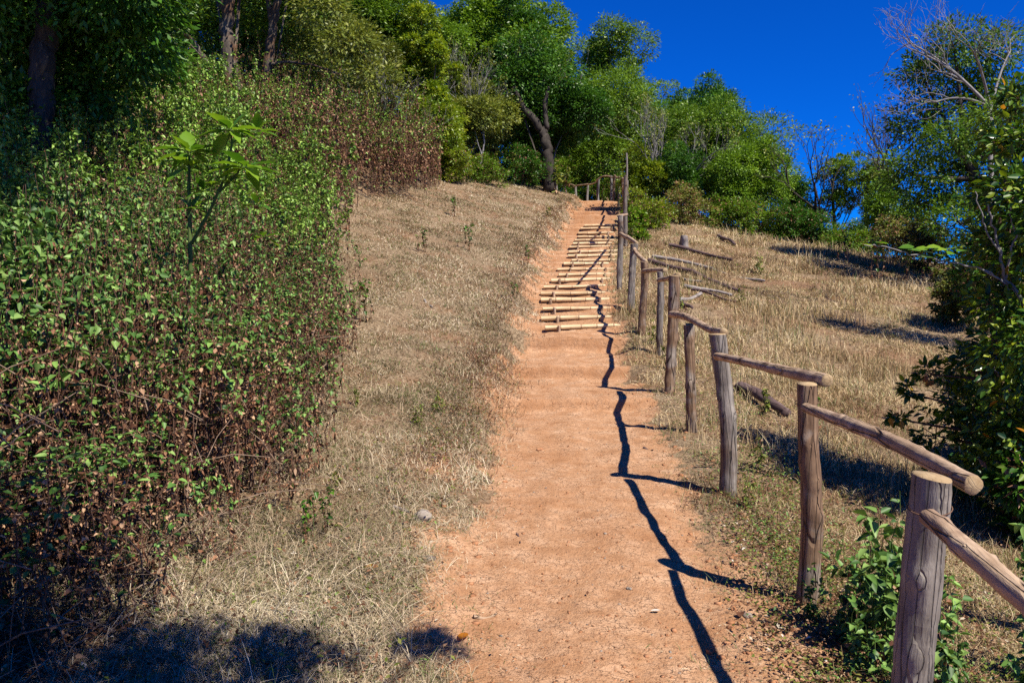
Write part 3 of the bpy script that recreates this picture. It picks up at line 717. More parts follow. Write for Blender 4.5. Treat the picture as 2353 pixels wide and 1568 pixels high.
# low bushes along the foot of the wood
BUSH = 'bushes along the foot of the wood'
k = 0
for (px, top, y, wd, mt, lb) in [
 (640,195,31,150,L_DEEP,'dark undergrowth between the old trunks and the thicket'), (740,215,31,150,L_MID,'green undergrowth right of the reddish trunk'), (830,225,31.5,150,L_DEEP,'dark undergrowth behind the pale twiggy saplings'),
 (920,215,32,150,L_MID,'green undergrowth above the brown shrubs'), (980,290,30.5,110,L_YEL,'light green undergrowth at the right end of the brown shrubs'), (560,205,33,130,L_DEEP,'dark undergrowth behind the double trunk'), (450,180,31,140,L_DEEP,'dark undergrowth left of the double trunk'),
 (870,285,29,120,L_DEEP,'low dark bush just over the brown shrubs'), (760,270,29.5,110,L_MID,'low green bush over the left end of the brown shrubs'),
 (1330,400,41,110,L_DEEP,'low dark undergrowth behind the left half of the crest fence'), (1400,400,40,110,L_MID,'low green undergrowth behind the right half of the crest fence'), (1270,395,39.5,90,L_DEEP,'low dark undergrowth beyond the end of the crest fence'),
 (1150,360,36,120,L_DEEP,'shaded undergrowth between the two left saplings'), (1210,375,36,110,L_DEEP,'shaded undergrowth around the foot of the leaning trunk'), (1075,350,33,100,L_MID,'green undergrowth at the left rim behind the grass'),
 (1780,455,31,110,L_MID,'small green bush closing the gap right of the rounded clump'), (1850,480,31.5,110,L_DEEP,'small dark bush before the first bare trunk'), (1990,500,31,120,L_DEEP,'dark bush around the foot of the second bare trunk'), (1925,500,32,100,L_MID,'green bush between the two bare trunks'),
 (1120,335,31.5,120,L_MID,'low green bush left of the white saplings'), (1200,330,33,120,L_DEEP,'dark bush at the foot of the leaning trunk'),
 (1290,345,41,110,L_MID,'bush with long pale leaves left of the far fence'), (1345,325,42,130,L_MID,'bright leafy bush behind the far fence posts'),
 (1330,290,42.5,70,L_YEL,'small golden bush above the far fence'), (1400,350,41,130,L_DEEP,'shaded bush above the last steps'),
 (1040,330,29.5,90,L_YEL,'little yellow green bush on the left rim of the grass'), (1500,425,27,110,L_YEL,'light weedy bush at the fence top right side'),
 (1570,430,29,120,L_OLIVE,'olive scrub along the crest under the grey brushwood'), (1650,440,29.5,120,L_MID,'green scrub along the crest under the rounded clump'),
 (1740,450,29.5,110,L_MID,'green scrub at the right end of the rounded clump'), (1810,470,29.5,100,L_DEEP,'dark scrub before the bare trees'),
 (1880,490,29,90,L_DEEP,'dark scrub left of the first bare trunk'), (1950,520,27,110,L_MID,'bright low bush under the bare trees'),
 (2060,490,25,150,L_OLIVE,'brownish bush right of the bare trees'), (2130,500,23,110,L_OLIVE,'brownish bush at the right end of the crest'),
 (1460,470,24,50,L_MID,'small weed bush behind the upper fence posts')]:
    k += 1
    T('bush', px, top, y, wd, base=-.25, nl=10, leaves=8500, size=.075, mat=mt, seed=40+k, tr=.03, tmat=B_STEM, group=BUSH, label=lb, cat='bush', mats2=(L_DRY, .12 if mt != L_OLIVE else .3))

# twin mossy trunks and reddish trunk in the left wood, crowns overhead
def big_tree(name, px, basey, y, tops, label, mat, tmat, seed, crown, leaves, size=.13, lean=None):
    global rng
    rng = np.random.default_rng(seed+2000)
    x = pt(px, basey, y)[0]; z = G(x, y)-.3
    root = empty(name, (x, y, z), label, 'tree', 'old trunks in the left wood')
    tb = Acc()
    for (pts, r0, r1) in tops:
        P = np.array([pt(a, b, y+c) for a, b, c in pts])-np.array([x, y, z])
        # smooth through the points
        tt = np.linspace(0, len(P)-1, 7*len(P)); PP = np.stack([np.interp(tt, np.arange(len(P)), P[:, i]) for i in range(3)], 1)
        PP[1:-1] = (PP[:-2]+PP[1:-1]*2+PP[2:])/4; PP[2:-2] += rng.normal(size=PP[2:-2].shape)*r0*.12
        tube(tb, PP, np.linspace(r0, r1, len(PP)), 9, 0, .5, rough=.25)
    t = tb.build('trunk', tmat, None, smooth=True); t.parent = root
    lob = [(pt(a, b, y+c)-np.array([x, y, z]), (r, r, r*.75)) for a, b, c, r in crown]
    la = Acc(); crown_leaves(la, lob, leaves, size, clump=.32, shell=.2)
    c = la.build('crown', mat, None); c.parent = root
    return root
big_tree('old_tree', 530, 240, 24, [([(530,290,0),(525,160,0),(520,60,0),(540,-60,0),(560,-200,0)], .22, .13), ([(545,290,0),(542,180,.1),(533,100,.2),(505,-20,0),(470,-160,0)], .13, .08),
   ([(520,190,0),(480,150,-.3),(440,90,-.6),(400,60,-1)], .09, .04)],
   'old dark double trunk with a low bent limb standing in the left wood', L_MID, B_TRUNK2, 1,
   [(560,-120,0,1.8),(640,-60,1,1.2),(470,-40,1,1.2),(400,20,-.5,.9),(660,40,2,1.1),(460,110,1.6,.7),(570,30,2.2,1.2)], 14000)
big_tree('old_tree', 608, 240, 24.5, [([(608,290,0),(612,180,0),(622,90,0),(632,30,0),(650,-60,0),(690,-180,0)], .15, .09), ([(626,70,0),(615,0,0),(590,-90,0)], .08, .05),
   ([(612,150,0),(660,142,-.4),(720,150,-.9),(780,170,-1.5)], .05, .02)],
   'reddish lichened trunk forking near the top edge, right of the double trunk', L_OLIVE, B_TRUNK2, 2,
   [(700,-100,0,1.6),(740,20,-1,.9),(680,100,1.6,.8),(800,100,-1.2,.9),(860,180,-1,.7),(760,170,.5,.7)], 11000)
big_tree('old_tree', 1250, 400, 33, [([(1262,440,0),(1258,350,0),(1250,310,0),(1225,275,0),(1195,240,0),(1180,200,0)], .24, .08), ([(1250,320,0),(1255,290,0),(1250,240,0),(1260,200,0)], .13, .06)],
   'dark leaning tree trunk forking in a hook shape above the crest', L_DEEP, B_TRUNK, 3, [(1180,190,.6,1.2),(1260,180,.8,1.4),(1220,120,1,1.3)], 9000)
big_tree('old_tree', 100, 300, 13, [([(92,420,0),(95,250,0),(105,100,0),(118,-40,0),(130,-260,0)], .19, .15), ([(105,60,0),(60,-10,.4),(0,-90,.8)], .08, .05), ([(112,30,0),(190,-10,.2),(260,-80,.4)], .07, .04)],
   'big shaded trunk close on the far left with drooping narrow leaves', L_DEEP, B_TRUNK, 4,
   [(60,-60,.5,1.2),(220,-40,0,1.1),(150,110,1,.9),(300,80,.6,.9),(20,150,.8,.9),(240,200,1,.7),(350,160,1.5,.6),(60,260,.3,.7),(310,-30,0,.9),(160,240,1.5,.7),(0,20,0,1.0),(120,20,.6,.8)], 30000, size=.12)
# bare and grey trees
def bare_tree(px, by, y, h, seed, label, mat=B_GREY, r=.06, depth=5, leaves=0, lm=L_OLIVE, lean=(0, 0, 1), L=None, nstem=1, ang=.5, name='bare_tree', lsize=.1, group='leafless trees around the crest'):
    global rng
    g = np.random.default_rng(seed+3000); rng = g
    x = pt(px, by, y)[0]; z = G(x, y)-.1
    root = empty(name, (x, y, z), label, 'tree', group)
    a = Acc(); tips = []
    for k in range(nstem):
        ln = nrm(np.array(lean)+g.normal(size=3)*np.array([.25, .2, 0])*(nstem > 1))
        branchy(a, (g.normal()*.1*(nstem > 1), 0, 0), ln, L or h*.33, r, depth, g, 6, .5, tips, .16, (2, 3), ang, .72)
    t = a.build('trunk', mat, None, smooth=True); t.parent = root
    if leaves and tips:
        la = Acc(); P = np.array([q[0] for q in tips]); i = g.integers(0, len(P), leaves)
        add_leaves(la, P[i]+g.normal(size=(leaves, 3))*.1, rdir(leaves), rdir(leaves, 1), lsize*(.7+.6*g.random(leaves)), lsize*.5, 0, None, 'diamond')
        c = la.build('leaves', lm, None); c.parent = root
    return root
bare_tree(1905, 520, 31, 5.2, 1, 'bare dark spreading tree with few yellow tip leaves, left of the ridge pair', B_TRUNK, .085, 5, 500, L_YEL, lean=(-.12, 0, 1), L=1.8, ang=.55)
bare_tree(1995, 520, 30, 5.2, 2, 'bare dark upright tree right of the pair on the ridge', B_TRUNK, .09, 5, 350, L_OLIVE, lean=(.06, 0, 1), L=1.8, nstem=2, ang=.42)
bare_tree(1520, 470, 31, 4.2, 3, 'grey leafless brushwood beside the rounded green clump', B_GREY, .05, 5, 900, L_OLIVE, L=1.25, nstem=4, ang=.4)
bare_tree(1090, 400, 31.5, 5, 4, 'grey leafless brushwood in the wood above the left rim', B_GREY, .05, 5, 900, L_OLIVE, L=1.6, nstem=3, ang=.4)
bare_tree(1290, 360, 34, 5, 5, 'pale twiggy crown in the middle of the wood', B_GREY, .06, 5, 600, L_OLIVE, L=1.9, nstem=2, ang=.4)
bare_tree(840, 260, 27, 4, 6, 'pale twiggy saplings above the brown thicket', B_GREY, .04, 5, 700, L_OLIVE, L=1.1, nstem=4, ang=.45)
bare_tree(1745, 420, 34, 4, 7, 'reddish twiggy top behind the right shoulder of the rounded clump', B_STEM, .04, 5, 200, L_ORANGE, L=1.5, nstem=2, ang=.35)

# ------------------------------------------------------------------ thicket of weedy shrubs on the left
def stem_leaves(acc, sa, h, r, g, nodes, lsz, green_from, brownness, lean=.12, base=(0, 0), m_green=0, m_dry=1, opp=2, twigs=3, t0=.08, dryscale=1.0):
    """an upright stem with pairs of leaves; the lower ones withered and hanging"""
    a = g.uniform(0, 6.28); L = g.uniform(0, lean)*h
    ts = np.linspace(0, 1, 8)
    wob = g.normal(size=(8, 2))*.018*h; wob[0] = 0
    P = np.stack([base[0]+math.cos(a)*L*ts**1.5+wob[:, 0], base[1]+math.sin(a)*L*ts**1.5+wob[:, 1], h*ts], 1)
    tube(sa, P, np.linspace(r, r*.35, 8), 4, 0, .5, cap=False)
    chains = [(P, t0, 1.0, nodes)]
    for _ in range(twigs):
        k = g.integers(2, 7); d = np.array([g.normal(), g.normal(), g.uniform(.2, 1.1)]); d = d/np.linalg.norm(d)
        Lt = g.uniform(.12, .38)*h*.6; Q = np.stack([P[k]+d*Lt*t+np.array([0, 0, -.08*Lt*t*t]) for t in np.linspace(0, 1, 4)])
        tube(sa, Q, np.linspace(r*.5, r*.2, 4), 3, 0, .5, cap=False)
        chains.append((Q, .2, 1.0, max(3, nodes//4)))
    for Q, ta, tb_, nn in chains:
        t = np.sort(g.uniform(ta, tb_, nn)); tt = t*(len(Q)-1)
        pos = np.stack([np.interp(tt, np.arange(len(Q)), Q[:, i]) for i in range(3)], 1)
        pos = np.repeat(pos, opp, 0); n = len(pos)
        frac = pos[:, 2]/h
        pg = np.clip((frac-green_from)/.35+.12, .05, 1)*(1-brownness)
        isg = g.random(n) < pg
        ang = g.uniform(0, 6.28, n); el = np.where(isg, g.normal(-.25, .5, n), g.normal(-.75, .65, n))
        d = np.stack([np.cos(ang)*np.cos(el), np.sin(ang)*np.cos(el), np.sin(el)], 1)
        nv = np.stack([-np.cos(ang)*np.sin(el), -np.sin(ang)*np.sin(el), np.cos(el)], 1)+g.normal(size=(n, 3))*.35
        sz = lsz*np.where(isg, g.uniform(.5, 1.35, n), dryscale*np.clip(g.lognormal(-.65, .45, n), .15, 1.5))
        add_leaves(acc, pos+d*sz[:, None]*.15, d, nv, sz, sz*np.where(isg, g.uniform(.55, .72, n), g.uniform(.18, .75, n)), np.where(isg, m_green, m_dry), g.random(n), 'hex', np.where(isg, .2, g.uniform(-.9, .9, n)), .25)
def make_plant(name, label, cat, group, nstem, h, spread, nodes, lsz, green_from, brown, seed, green=L_WEED, dry=L_DRY, stem=B_STEM, r=.005, lean=.14, twigs=3, t0=.08, dryscale=1.0):
    global rng
    g = np.random.default_rng(seed+5000); rng = g
    root = empty(name, (0, 0, 0), label, cat, group)
    sa, la = Acc(), Acc()
    for i in range(nstem):
        q = g.normal(size=2)*spread*.4
        stem_leaves(la, sa, h*g.uniform(.62, 1.05), r*g.uniform(.7, 1.3), g, nodes, lsz, green_from, brown, lean, q, twigs=twigs, t0=t0, dryscale=dryscale)
    s = sa.build('stems', stem, None, smooth=True); s.parent = root
    l = la.build('leaves', [green, dry], None); l.parent = root
    return root
used = set()
def put(proto, x, y, s=1.0, rz=None, label=None, group=None, dz=-.04, sz=None):
    o = proto if proto.name not in used else copy_tree(proto)
    used.add(proto.name); used.add(o.name)
    o.location = (x, y, G(x, y)+dz); o.rotation_euler = (0, 0, random.uniform(0, 6.28) if rz is None else rz)
    o.scale = (s, s, sz or s)
    if label: o['label'] = label
    if group: o['group'] = group
    return o
TG = 'weedy shrubs of the left thicket'
TL = 'weedy shrub with green tops and withered brown lower leaves in the left thicket'
near_p = [make_plant('weedy_shrub', TL, 'shrub', TG, 11, 1.6, .36, 58, .054, .60, .14, i, dryscale=.76) for i in range(5)]
front_p = [make_plant('weedy_shrub', TL, 'shrub', TG, 14, 1.6, .36, 50, .048, .74, .42, 80+i, t0=.14, dryscale=.74) for i in range(4)]
far_p = [make_plant('weedy_shrub', TL, 'shrub', TG, 18, 1.65, .75, 46, .056, .45, .05, 10+i, green=L_HERB) for i in range(4)]
BL = 'reddish brown half withered shrub in the thicket patch left of the grassy crest'
brown_p = [make_plant('withered_shrub', BL, 'shrub', 'half withered shrubs below the wood', 26, 1.9, .8, 62, .052, .74, .35, 20+i, r=.006, green=L_HERB) for i in range(3)]
edge_p = [make_plant('weedy_shrub', TL, 'shrub', TG, 5, 1.0, .25, 26, .045, .55, .35, 30+i) for i in range(3)]
# right limit of the thicket as x over y
TX = lambda y: np.interp(y, [2.0, 3.4, 4.2, 5.5, 7.0, 9.5, 13, 16, 19, 21, 24, 27, 30], [-2.1, -1.78, -1.68, -1.64, -1.85, -2.2, -2.75, -3.3, -4.0, -4.2, -3.4, -2.6, -2.5])
random.seed(11); cnt = 0
ZL = ['weedy shrub with dark stalks in the shade of the bottom left corner', 'weedy shrub in the front rank of the left thicket facing the path',
      'weedy shrub deep in the near left thicket with heart shaped green leaves', 'weedy shrub of the left thicket around and behind the big-leaved sapling']
ZG = ['shaded thicket shrubs bottom left', 'front rank thicket shrubs', 'near left thicket shrubs', 'middle left thicket shrubs']
y = 2.6
while y < 11:
    st = .36 if y < 6.5 else .46
    x = float(TX(y))-.12
    k = 0; depth_w = 3.0 if y < 7 else 2.6
    while x > TX(y)-depth_w and x > -.66*y-1.0:
        p = random.choice(front_p if (k < 3 or random.random() < .35) else near_p)
        hf = min(1.08, .80+.11*k)*random.uniform(.82, 1.08)
        if y < 4.2 and x > -2.3: hf *= .7
        zi = 0 if y < 4.3 else (1 if k < 2 else (2 if y < 7.5 else 3))
        put(p, label=ZL[zi], group=ZG[zi], x=x+random.uniform(-.1, .1), y=y+random.uniform(-.14, .14), s=random.uniform(.85, 1.08), sz=hf*random.uniform(.88, 1.12)); cnt += 1
        x -= st*random.uniform(.85, 1.15); k += 1
    y += st*.92
print('near shrubs', cnt)
y = 7.2
while y < 29:
    st = .95 if y < 16 else 1.15
    x = float(TX(y))-(.5 if y < 20 else .25)-(2.3 if y < 11 else 0)
    while x > -.64*y-1.2 and x > -17:
        br = (y > 18.5 and x > -.31*y)
        p = random.choice(brown_p if br else far_p)
        s = random.uniform(.95, 1.2)*(1.25 if br else 1.12 if y > 16 else 1.0)
        if br: lb, gp = BL, 'half withered shrubs below the wood'
        elif y < 16: lb, gp = 'small-leaved green shrub midway up the left thicket below the old trunks', 'mid slope thicket shrubs'
        else: lb, gp = 'small-leaved green shrub highest in the left thicket at the foot of the old trunks', 'upper thicket shrubs'
        put(p, x+random.uniform(-.3, .3), y+random.uniform(-.3, .3), s, sz=s*random.uniform(.8, 1.1), label=lb, group=gp); cnt += 1
        x -= st*random.uniform(.85, 1.15)
    y += st
print('all shrubs', cnt)
for i in range(26):
    y = random.uniform(3.4, 13)
    put(random.choice(edge_p), float(TX(y))+random.uniform(-.05, .35), y, random.uniform(.55, 1.0), label='low straggling plant standing out in the grass along the thicket edge', group='stragglers at the thicket edge'); cnt += 1

# ------------------------------------------------------------------ dry grass
def grass(name, n, region, hgt, wid, label, seed, mats, mprob, flat=.5, tuft=10, tspread=.05, falloff=1.6, ymax=38, curve=.5, ymin=1.8):
    """blades in tufts; region(x,y) gives a keep probability"""
    global rng
    g = np.random.default_rng(seed); rng = g
    nt_ = n//tuft; xs = []; ys = []
    need = nt_
    while need > 0:
        u = g.random(need*4); p = 1-falloff+1   # density per area ~ y**-falloff over a fan of directions
        a = 2-falloff
        yy = (ymin**a+u*(ymax**a-ymin**a))**(1/a) if abs(a) > 1e-3 else ymin*(ymax/ymin)**u
        xx = g.uniform(-.72, .72, need*4)*yy
        keep = g.random(need*4) < region(xx, yy)
        xs.append(xx[keep][:need]); ys.append(yy[keep][:need]); need -= len(xs[-1])
    x = np.concatenate(xs); y = np.concatenate(ys)
    i = np.repeat(np.arange(len(x)), tuft); hs_ = .6+.8*g.random(len(x))
    N = len(i); sc_ = (1+y[i]*.05)
    bx = x[i]+g.normal(size=N)*tspread*sc_; by = y[i]+g.normal(size=N)*tspread*sc_
    bz = height(bx, by)-.008
    ta = g.uniform(0, 6.28, len(x))
    an = ta[i]+g.normal(size=N)*1.1; L = hgt*hs_[i]*g.uniform(.45, 1.25, N)
    fl = np.clip(flat+g.normal(size=N)*.28, 0, 1.25)            # 0 upright .. 1 lying
    wd = np.maximum(wid*g.uniform(.6, 1.4, N), by*.00055)
    h = np.stack([np.cos(an), np.sin(an), 0*an], 1); up = np.array([0, 0, 1.0])
    e1 = (1.25-fl)*.9; 
    d1 = nrm(h*np.sin(fl*1.1)[:, None]+up*np.cos(fl*1.1)[:, None]); f2 = np.clip(fl*1.1+curve*g.uniform(.3, 1.5, N), 0, 1.75)
    d2 = nrm(h*np.sin(f2)[:, None]+up*np.cos(f2)[:, None])
    sa = an+1.57+g.normal(size=N)*.5; s = np.stack([np.cos(sa), np.sin(sa), g.normal(size=N)*.25], 1)*wd[:, None]*.5
    b = np.stack([bx, by, bz], 1); m1 = b+d1*L[:, None]*.5; m2 = m1+d2*L[:, None]*.5
    zmin = height(m2[:, 0], m2[:, 1])+.004; m2[:, 2] = np.maximum(m2[:, 2], zmin); m1[:, 2] = np.maximum(m1[:, 2], bz+.008)
    V = np.stack([b-s, b+s, m1+s*.85, m1-s*.85, m2+s*.2, m2-s*.2], 1).reshape(-1, 3)
    q = (np.arange(N)*6)[:, None]; Q = np.concatenate([q+np.array([[0, 1, 2, 3]]), q+np.array([[3, 2, 4, 5]])], 1).reshape(-1, 4)
    mi = (g.random(len(x)) < mprob).astype(int)[i]; mi = np.where(g.random(N) < .1, 1-mi, mi) if mprob > 0 else mi*0
    tt = np.clip(.5*g.random(len(x))[i]+.5*g.random(N), 0, 1)
    big = fbm(bx*.8, by*.8, 71); tt = np.clip(tt+(big-.5)*.8, 0, 1)
    o = mesh_obj(name, V, Q, mats, np.repeat(mi, 2), np.repeat(tt, 2))
    tag(o, label, 'grass', kind='stuff'); return o
def offpath(x, y):
    d = dirtness(x, y); return np.clip(1-d*1.35, 0, 1)
def reg_left(x, y):
    u = x-xc(y); r = offpath(x, y)*(u < 0); r = r*np.where(x < TX(y)-.5, .25, 1)*(.15+1.0*ss(fbm(x*1.7, y*1.7, 51), .34, .6)); return np.where((x < TX(y)-2) & (y > 6), 0, r)
def reg_right(x, y):
    u = x-xc(y); h = xh(y)
    near = 1-(1-ss(u, h+.5, h+1.9))*(1-ss(y, 9, 14))*.72
    return offpath(x, y)*(u > 0)*near*(.15+1.0*ss(fbm(x*1.4, y*1.4, 53), .32, .58))
grass('dry_grass', 270000, reg_left, .085, .0025, 'matted straw coloured dry grass on the left slope', 1, [L_STRAW, L_GRASSG], .07, flat=.85, tuft=12, tspread=.05, curve=.6)
grass('dry_grass', 300000, reg_right, .095, .0026, 'loose golden dry grass on the field right of the fence', 2, [L_GOLD, L_GRASSG], .06, flat=.72, tuft=12, tspread=.06, falloff=1.45, curve=.7)
def reg_wisp(x, y): return reg_right(x, y)*(y > 6)*ss(fbm(x*.9, y*.9, 57), .45, .6)
grass('dry_grass_stalks', 24000, reg_wisp, .24, .0020, 'taller pale seed stalks standing in the right field', 3, [L_GOLD, L_GRASSG], .02, flat=.15, tuft=7, tspread=.06, falloff=1.3, ymin=6)
def reg_edge(x, y):
    u = np.abs(x-xc(y)); h = xh(y); return np.exp(-((u-h*1.12)/.22)**2)*(.25+ss(fbm(x*2.5, y*2.5, 59), .45, .6))
grass('trampled_grass', 16000, reg_edge, .045, .003, 'short trampled grass and chaff along both edges of the path', 4, [L_STRAW, L_GRASSG], .25, flat=.8, tuft=8, tspread=.05, ymax=30)

def reg_mat(x, y): return reg_left(x, y)*(y < 9)*ss(fbm(x*2.2, y*2.2, 83), .42, .6)
grass('matted_grass', 15000, reg_mat, .22, .0028, 'longer swept-over strands of bleached grass near the path on the left', 5, [L_STRAW, L_GRASSG], .03, flat=1.0, tuft=14, tspread=.045, ymax=9, curve=.5)
def reg_band(x, y):
    u = x-xc(y); h = xh(y); return np.exp(-((u+h*1.35)/.28)**2)*ss(y, 5, 8)*(.3+ss(fbm(x*1.5, y*1.5, 85), .4, .6))
grass('withered_fringe', 20000, reg_band, .085, .0026, 'darker withered grass fringe standing along the left edge of the path', 6, [L_DRY, L_STRAW], .6, flat=.6, tuft=12, tspread=.05, ymax=34)
def reg_rbrown(x, y):
    u = x-xc(y); return (u > 0)*(dirtness(x, y) < .3)*ss(fbm(x*.55, y*.55, 87), .52, .62)
grass('brown_grass', 30000, reg_rbrown, .10, .0028, 'patches of brown dead growth among the golden grass of the right field', 7, [L_DRY, L_OLIVE], .25, flat=.5, tuft=14, tspread=.07, ymax=30, ymin=4)
# low leafy ground cover and chaff
def scatter_leaves(name, n, region, size, mats, label, cat, seed, mprob=0, zup=.02, asp=.5, flatn=1.0, ymax=25, falloff=1.6, up=.25, clus=6, cs=.05, ymin=1.8, fold=.18):
    global rng
    g = np.random.default_rng(seed); rng = g; xs = []; ys = []; need = n//clus
    while need > 0:
        u = g.random(need*5); a = 2-falloff; yy = (ymin**a+u*(ymax**a-ymin**a))**(1/a); xx = g.uniform(-.72, .72, need*5)*yy
        k = g.random(need*5) < region(xx, yy); xs.append(xx[k][:need]); ys.append(yy[k][:need]); need -= len(xs[-1])
    x = np.repeat(np.concatenate(xs), clus); y = np.repeat(np.concatenate(ys), clus); N = len(x)
    x = x+g.normal(size=N)*cs; y = y+g.normal(size=N)*cs
    pos = np.stack([x, y, height(x, y)+zup*g.random(N)], 1); a = g.uniform(0, 6.28, N)
    d = np.stack([np.cos(a), np.sin(a), g.normal(size=N)*up+up*.3], 1); nv = np.array([0, 0, flatn])+g.normal(size=(N, 3))*.35
    sz = size*g.uniform(.5, 1.4, N)*np.maximum(1, y/14)
    acc = Acc(); add_leaves(acc, pos, d, nv, sz, sz*asp, (g.random(N) < mprob).astype(int), g.random(N), 'hex' if size > .03 else 'diamond', fold, .1)
    o = acc.build(name, mats); tag(o, label, cat, kind='stuff'); return o
def reg_bank(x, y):
    u = x-xc(y); h = xh(y); return ss(u, h*.95, h*1.35)*(1-ss(u, h+.7, h+2.2))*(1-ss(y, 9, 15))*ss(fbm(x*3, y*3, 61), .3, .55)
scatter_leaves('ground_cover', 26000, reg_bank, .020, [L_OLIVE, L_DRY], 'low green and brown creeping plants along the foot of the fence', 'ground cover', 5, .6, .06, .55)
def reg_bankg(x, y):
    u = x-xc(y); h = xh(y); return ss(u, h*1.0, h*1.6)*(1-ss(u, h+.5, h+1.6))*(1-ss(y, 7, 12))*ss(fbm(x*2, y*2, 63), .4, .6)
scatter_leaves('leafy_weeds', 7000, reg_bankg, .022, [L_WEED, L_OLIVE], 'tufts of small green herbs on the bank under the fence', 'weeds', 6, .35, .14, .5, up=.5, clus=12, cs=.045)
scatter_leaves('leaf_litter', 9000, lambda x, y: offpath(x, y)*(y < 12)*(.3+.7*(x < 0))*.9+.015, .026, [L_DRY, L_PALE], 'small curled dead leaves strewn over grass and path edges', 'leaf litter', 7, .12, .03, .5, clus=3, cs=.1, ymax=14)
scatter_leaves('leaf_litter', 9000, lambda x, y: 1.0*((x < TX(y)+.15) & (y < 8)), .036, [L_DRY, L_PALE], 'thick brown leaf litter and broken stalks under the thicket', 'leaf litter', 8, .06, .05, .4, clus=4, cs=.1, ymax=9, up=.5)
scatter_leaves('sprouts', 2600, reg_left, .022, [L_WEED, L_GRASSG], 'tiny green sprouts in the matted grass on the left', 'sprouts', 9, .4, .03, .4, clus=9, cs=.03, ymax=20)
scatter_leaves('chaff', 9000, lambda x, y: np.clip(dirtness(x, y), 0, 1)*(.12+.5*ss(np.abs(x-xc(y))/xh(y), .4, .95)+.6*ss(y, 9, 13)), .016, [L_DRY, L_STRAW], 'bits of chaff and bark on the trodden earth', 'chaff', 10, .45, .008, .16, clus=3, cs=.08, ymax=32, up=.1)
def reg_band2(x, y): return reg_band(x, y)+.12*reg_left(x, y)
scatter_leaves('withered_weeds', 14000, reg_band2, .026, [L_DRY, L_OLIVE], 'low withered brown weeds thickening toward the left edge of the path', 'weeds', 11, .3, .14, .45, clus=14, cs=.05, ymax=33, up=.5)
scatter_leaves('leaf_litter', 7000, reg_bank, .026, [L_DRY, L_PALE], 'brown leaf litter and bark scraps on the bank under the fence', 'leaf litter', 12, .1, .04, .45, clus=5, cs=.07, ymax=13, up=.5)
# dry stalks under the thicket
def stalks():
    global rng
    g = np.random.default_rng(77); rng = g; a = Acc()
    for i in range(1300):
        y = g.uniform(2.4, 8.5); x = TX(y)-g.uniform(-.25, 1.8); z = G(x, y)
        an = g.uniform(0, 6.28); L = g.uniform(.12, .55); el = abs(g.normal(0, .45)); d = np.array([math.cos(an)*math.cos(el), math.sin(an)*math.cos(el), math.sin(el)])
        s = np.array([x, y, z+(g.uniform(0, .9) if i % 2 == 0 else .06*g.random())]); m_ = s+d*L*.5+np.array([0, 0, .03]); e = s+d*L
        tube(a, [s, m_, e], np.array([.0032, .0026, .0018])*g.uniform(.7, 1.5), 3, 0, .5, cap=False)
    o = a.build('broken_stalks', B_GREYB); tag(o, 'criss-crossed broken pale stalks in the foot of the thicket', 'stalks', kind='stuff')
B_GREYB = barkmat('pale_broken_stalk', (.14, .09, .06), (.26, .18, .13), (.42, .32, .25), 14, 3, .2)
stalks()

# ------------------------------------------------------------------ pebbles and stones
def stones(name, n, region, size, mat, label, seed, ymax=14):
    g = np.random.default_rng(seed); acc = Acc()
    cube = np.array([[x, y, z] for x in (-1, 1) for y in (-1, 1) for z in (-1, 1)], float)/1.3
    F = np.array([[0, 1, 3, 2], [4, 6, 7, 5], [0, 4, 5, 1], [2, 3, 7, 6], [0, 2, 6, 4], [1, 5, 7, 3]])
    k = 0
    while k < n:
        y = 1.8*(ymax/1.8)**g.random(); x = g.uniform(-.7, .7)*y
        if g.random() > region(x, y): continue
        s = size*g.uniform(.3, 1)**1.6*np.array([1, g.uniform(.6, 1), g.uniform(.35, .7)]); a = g.uniform(0, 6.28)
        v = cube*s*(1+.35*g.normal(size=(8, 3))*.5); c, sn = math.cos(a), math.sin(a)
        v = np.stack([v[:, 0]*c-v[:, 1]*sn, v[:, 0]*sn+v[:, 1]*c, v[:, 2]], 1)+np.array([x, y, G(x, y)+s[2]*.15])
        acc.add(v, F, 0, .5); k += 1
    o = acc.build(name, mat); tag(o, label, 'pebbles', kind='stuff')
stones('pebbles', 2600, lambda x, y: float(dirtness(x, y))*.8+.04, .0105, CLOD, 'loose reddish pebbles and crumbs on the path', 1)
stones('grit', 500, lambda x, y: float(dirtness(x, y))*.6+.1, .010, ROCK, 'pale grit scattered on the path', 3)
stones('earth_clods', 500, lambda x, y: float(np.exp(-((abs(x-xc(y))-xh(y)*1.1)/.2)**2)), .022, CLOD, 'red earth clods crumbling along the path edges', 2, 12)

